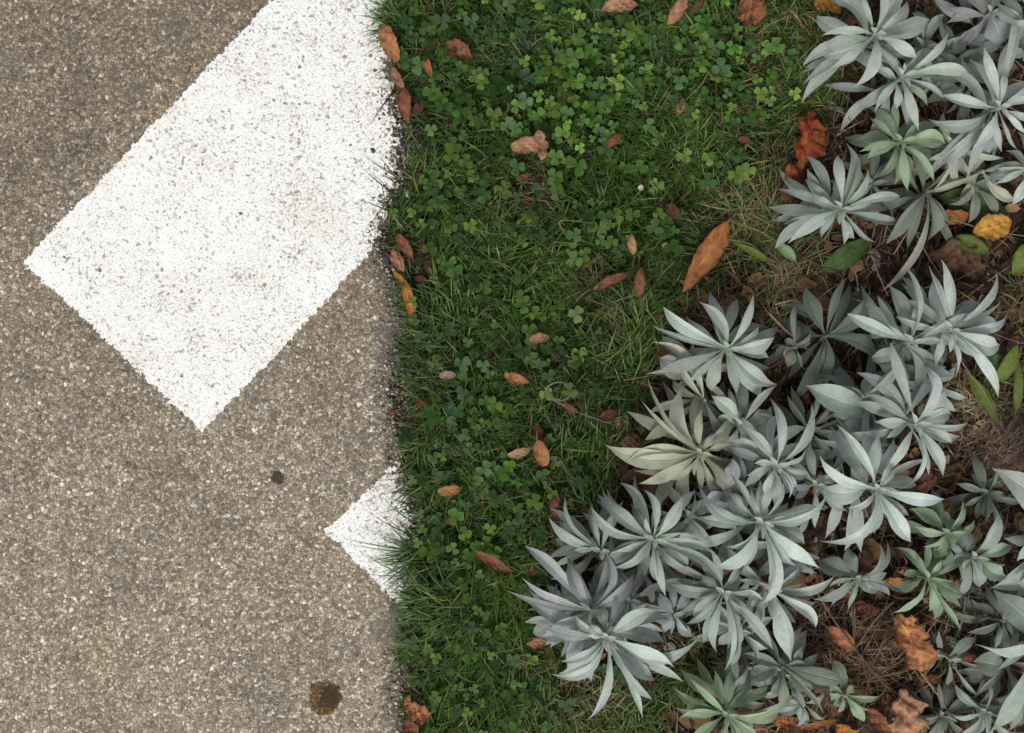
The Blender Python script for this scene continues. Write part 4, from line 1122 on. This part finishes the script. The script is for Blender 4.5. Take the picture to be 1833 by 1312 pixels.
dead(1400, 322, 1440, 296, 24, 'f', .020, 'small rusty tail leaf under the big red leaf', crumple=.5)
dead(1428, 304, 1452, 198, 46, 'f', .030, 'big crumpled red orange leaf between lawn and upper silver plants', 'lobed', curl=.9, crumple=.45, extra=[(1448, 262, 1480, 240, 28), (1446, 232, 1470, 222, 20), (1428, 296, 1404, 318, 22)])
dead(1398, 348, 1422, 336, 26, 'b', .020, 'brown oval leaf below the big crumpled red leaf', 'oval')
dead(1456, 6, 1504, 22, 28, 'y', .020, 'yellow brown leaf scrap at the top edge beside the first silver shoot', 'oval', crumple=.5)
dead(1742, 416, 1812, 396, 40, 'y', .030, 'orange yellow leaf at the right under the green leaves', curl=.6, crumple=.3)
dead(1668, 394, 1740, 384, 24, 'O', .024, 'orange brown leaf left of the orange yellow one', crumple=.4)
dead(1660, 458, 1762, 486, 56, 'b', .018, 'broad brown leaf behind the upright silver leaves', 'lobed', crumple=.5)
dead(1655, 1200, 1606, 1098, 56, 'o', .034, 'big crumpled orange leaf with a long stalk at lower right', 'lobed', curl=.9, crumple=.5, stalk=20, extra=[(1618, 1120, 1645, 1112, 34)])
dead(1618, 1325, 1614, 1232, 60, 'p', .026, 'broad pinkish brown leaf at the bottom edge on the right', 'lobed', crumple=.4, curl=.5)
dead(1484, 1122, 1532, 1164, 26, 'o', .020, 'brown leaf with pale edge left of the big crumpled orange one')
dead(1580, 1042, 1617, 1037, 16, 'y', .022, 'small yellow orange leaf between the small dull and green shoots', crumple=.4)
dead(1672, 918, 1706, 906, 22, 'y', .020, 'small yellow leaf under the pale green curved shoot', 'oval', crumple=.4)
dead(1496, 1300, 1534, 1322, 26, 'y', .018, 'tan orange scrap at the bottom edge near the centre right', 'oval', crumple=.5)
dead(1432, 1302, 1502, 1288, 12, 'O', .022, 'long thin orange strip at the bottom edge')
dead(1388, 1298, 1420, 1272, 24, 'O', .024, 'orange scrap right of the pale green lower shoot', crumple=.5)
dead(1550, 1268, 1592, 1312, 24, 'r', .020, 'reddish leaf left of the broad pinkish brown one', crumple=.4)
dead(1640, 850, 1668, 872, 36, 'd', .030, 'dark maroon leaf showing between the two right shoots', 'oval', crumple=.4)
dead(1436, 968, 1462, 996, 20, 'b', .030, 'brown leaf showing between largest and small dull shoots', crumple=.5)
dead(1576, 712, 1622, 722, 40, 'r', .014, 'reddish brown leaf in the shade under the right pair', 'oval', crumple=.5)
dead(1440, 640, 1470, 632, 30, 'r', .014, 'reddish leaf right of the pink petal', 'oval', crumple=.4)
dead(1412, 735, 1440, 690, 30, 'd', .016, 'dark brown leaf right of the star shaped shoot', 'oval', crumple=.5)
dead(1520, 1070, 1500, 1062, 12, 'f', .030, 'tiny red scrap under the small dull shoot')
dead(1570, 1100, 1530, 1080, 26, 'd', .014, 'dark brown leaf above the big crumpled orange one', 'oval', crumple=.5)
dead(1480, 1180, 1440, 1150, 24, 'd', .014, 'dark leaf in the brown litter right of the lower cluster', crumple=.5)
dead(1722, 1180, 1748, 1174, 16, 'r', .020, 'reddish scrap in the grey lower right corner', crumple=.4)
dead(1655, 1290, 1690, 1310, 24, 'b', .018, 'brown yellow leaf at the bottom edge right of the pinkish brown one', crumple=.4)

# petals and seed scraps
dead(1402, 634, 1424, 634, 22, 'g', .034, 'pale pink petal left of the dark shaded shoot', 'oval', curl=.2, crumple=.05, cat='petal', name='fallen_petal', group='fallen pale petals').children[0].color = (.62, .46, .42, 1)
dead(1142, 336, 1152, 336, 9, 'g', .028, 'tiny white petal in the grass near the middle top', 'oval', curl=.2, crumple=.05, cat='petal', name='fallen_petal', group='fallen pale petals').children[0].color = (.7, .6, .62, 1)
dead(1240, 1048, 1252, 1060, 16, 'p', .075, 'pinkish scrap caught in the lower cluster', 'oval', crumple=.5)

# broad green weed leaves in the bed
G = 'broad green weed leaves'
for a in [(1470, 486, 1563, 426, 34, 'G', .016, 'dark green weed leaf below the long pointed silver leaf'),
          (1682, 352, 1806, 386, 46, 'G', .016, 'broad green weed leaf above the orange dead leaves'),
          (1704, 426, 1772, 454, 28, 'Y', .026, 'yellow green weed leaf left of the right edge'),
          (1850, 440, 1812, 492, 40, 'Y', .030, 'yellow green weed leaf cut by the right edge'),
          (1785, 684, 1822, 616, 24, 'Y', .034, 'bright green narrow weed leaf right of the right pair'),
          (1818, 740, 1822, 640, 14, 'Y', .030, 'long thin green weed leaf at the right edge'),
          (1732, 670, 1788, 762, 20, 'Y', .028, 'long green weed leaf under the brown clump'),
          (1424, 468, 1388, 432, 17, 'g', .030, 'small pale green weed leaf left of the dark green one'),
          (1758, 640, 1800, 660, 26, 'G', .030, 'green weed leaf tucked under the bright right shoot'),
          (1380, 470, 1310, 432, 12, 'Y', .030, 'narrow olive weed leaf right of the large orange leaf')]:
    o = dead(*a, curl=.35, crumple=.08, cat='weed leaf', name='weed_leaf', group=G, stalk=16)
    if a[5] == 'g':
        for ch in o.children: ch.color = (.24, .36, .20, 1)
o = None


# ------------------------------------------------------------------ dead stems
def twig(pts, r, c, label, name='twig', cat='twig'):
    W = [P(*p) for p in pts]
    org = Vector((W[0].x, W[0].y, soilz1(W[0].x, W[0].y)))
    o = tube_mesh(name, W, r, r * .6, M_dead, c, None, org, 6)
    o.location = org
    tag(o, label, cat, 'bare dead twigs')
    return o


TW = (.22, .15, .10); TP = (.42, .36, .25); TD = (.14, .10, .075)
twig([(1642, 1196, .035), (1662, 1222, .03), (1690, 1262, .028), (1715, 1312, .02)], .0009, TP, 'pale stalk running from the big crumpled orange leaf to the bottom edge')
twig([(1600, 1076, .03), (1565, 1112, .032), (1532, 1160, .02), (1500, 1190, .015)], .0009, TW, 'straight brown stem left of the big crumpled orange leaf')
twig([(1524, 1080, .03), (1528, 1130, .03), (1530, 1172, .02)], .0007, TW, 'short upright brown stem above the crossing stems')
twig([(1462, 1062, .03), (1500, 1120, .03), (1545, 1180, .025), (1605, 1250, .02)], .0009, TW, 'long brown stem crossing the litter towards the bottom right')
twig([(1440, 1120, .02), (1490, 1152, .025), (1540, 1165, .02)], .0006, TD, 'thin brown stem crossing the bare litter')
twig([(1410, 1180, .012), (1470, 1160, .022), (1530, 1168, .02)], .0006, TD, 'dark thin stem low in the litter below the silver leaves')
twig([(1300, 428, .03), (1345, 438, .032), (1380, 466, .03), (1430, 472, .03), (1500, 440, .032)], .0008, (.26, .26, .14), 'greenish stem arching right from the large orange leaf')
twig([(1376, 560, .03), (1400, 585, .03), (1430, 612, .03), (1460, 640, .03)], .0010, TP, 'pale stem sloping down right from the upper bed to the dark shoot')
twig([(1388, 545, .03), (1420, 538, .035), (1450, 548, .03)], .0009, TP, 'pale short stem above the dark shaded shoot')
twig([(985, 712, .02), (978, 695, .03), (1000, 684, .032), (1030, 694, .026), (1010, 716, .03), (985, 712, .032), (1040, 740, .028), (1100, 760, .02)], .0010, (.27, .26, .20), 'looped grey green dead stem lying in the grass')
twig([(1012, 420, .03), (1004, 395, .03), (1060, 400, .028)], .0005, TP, 'fine straw stem in the middle clover')
twig([(1084, 138, .034), (1116, 158, .034)], .0008, (.42, .40, .20), 'short yellow straw in the upper clover')
twig([(718, 1210, .004), (736, 1228, .012), (752, 1242, .016)], .0011, TP, 'pale straw stub at the bottom of the path edge')
twig([(1700, 612, .07), (1735, 668, .06), (1760, 700, .05), (1790, 760, .03)], .0008, (.34, .32, .14), 'olive stem running down from the bright right shoot')
twig([(1690, 940, .03), (1720, 900, .03), (1760, 880, .03)], .0008, TW, 'brown stem above the pale green curved shoot')
twig([(1780, 700, .03), (1770, 740, .03), (1800, 790, .03)], .0007, TW, 'brown curved stem over the coarse dry clump')
twig([(1600, 455, .03), (1632, 400, .04), (1640, 360, .04)], .0007, TP, 'fine pale stem beside the hanging olive leaves')
twig([(1640, 420, .03), (1668, 470, .03), (1690, 500, .03)], .0006, TP, 'fine pale stem left of the broad brown leaf')
twig([(1700, 390, .03), (1760, 410, .03), (1850, 425, .03)], .0008, (.34, .36, .20), 'pale green stem between the orange and green leaves at the right')
twig([(1760, 1060, .02), (1784, 1090, .03), (1780, 1130, .025), (1760, 1140, .02)], .0009, (.15, .14, .13), 'hooked grey stem in the shaded lower right')
twig([(1735, 1070, .02), (1748, 1110, .03), (1745, 1150, .02)], .0008, (.13, .12, .11), 'grey stem beside the hooked one')
twig([(1560, 455, .03), (1572, 490, .04), (1590, 530, .04)], .0008, TP, 'short pale stem above the right pair of shoots')
twig([(1425, 1155, .02), (1400, 1110, .03), (1380, 1085, .05)], .0009, (.30, .28, .22), 'grey stem under the spreading silver shoot')
twig([(1480, 870, .04), (1450, 838, .05), (1500, 836, .05)], .0009, (.26, .27, .24), 'grey stem between bright centre and broad leafed shoots')


# ------------------------------------------------------------------ single stones worth naming
def stone(px, py, r, c, label, flat=.45):
    seedc[0] += 1
    bm = bmesh.new(); bmesh.ops.create_icosphere(bm, subdivisions=3, radius=1)
    r0 = random.Random(seedc[0]); ph = [r0.uniform(0, 6) for _ in range(4)]
    V = []
    for v in bm.verts:
        p = v.co
        k = 1 + .16 * math.sin(3 * p.x + ph[0]) * math.cos(2.5 * p.y + ph[1]) + .10 * math.sin(6 * p.z + 4 * p.y + ph[2])
        V.append((p.x * k * r * S * 1.15, p.y * k * r * S * .9, p.z * k * r * S * flat))
    F = [[v.index for v in f.verts] for f in bm.faces]; bm.free()
    o = mesh_np('pebble', V, [np.array(F)], M_pebble, tint=np.tile(c, (len(V), 1)))
    x, y = wx(px), wy(py)
    o.location = (x, y, max(soilz1(x, y), -.002 if px < 700 else -.006) + r * S * flat * .55); o.rotation_euler = (0, 0, r0.uniform(0, 3))
    tag(o, label, 'pebble', 'pebbles on the path edge')


stone(706, 648, 13, (.14, .145, .15), 'smooth blue grey pebble half way down the path edge', .5)
stone(730, 346, 7, (.72, .68, .62), 'tiny white pebble in the soil beside the big marking')
stone(680, 213, 6, (.26, .27, .26), 'small grey pebble on the right margin of the big marking')
stone(668, 268, 9, (.05, .052, .045), 'dark pebble set in the right margin of the big marking')
stone(627, 262, 8, (.13, .11, .09), 'brown pebble embedded inside the big marking')
stone(692, 240, 8, (.50, .46, .38), 'cream chip between the big marking and the grass')
stone(722, 1200, 8, (.45, .38, .33), 'pinkish pebble by the lower path edge')
stone(698, 252, 6, (.42, .38, .36), 'pale mauve chip just under the cream one')
stone(688, 468, 9, (.05, .052, .06), 'blackish pebble at the lower right corner of the big marking')
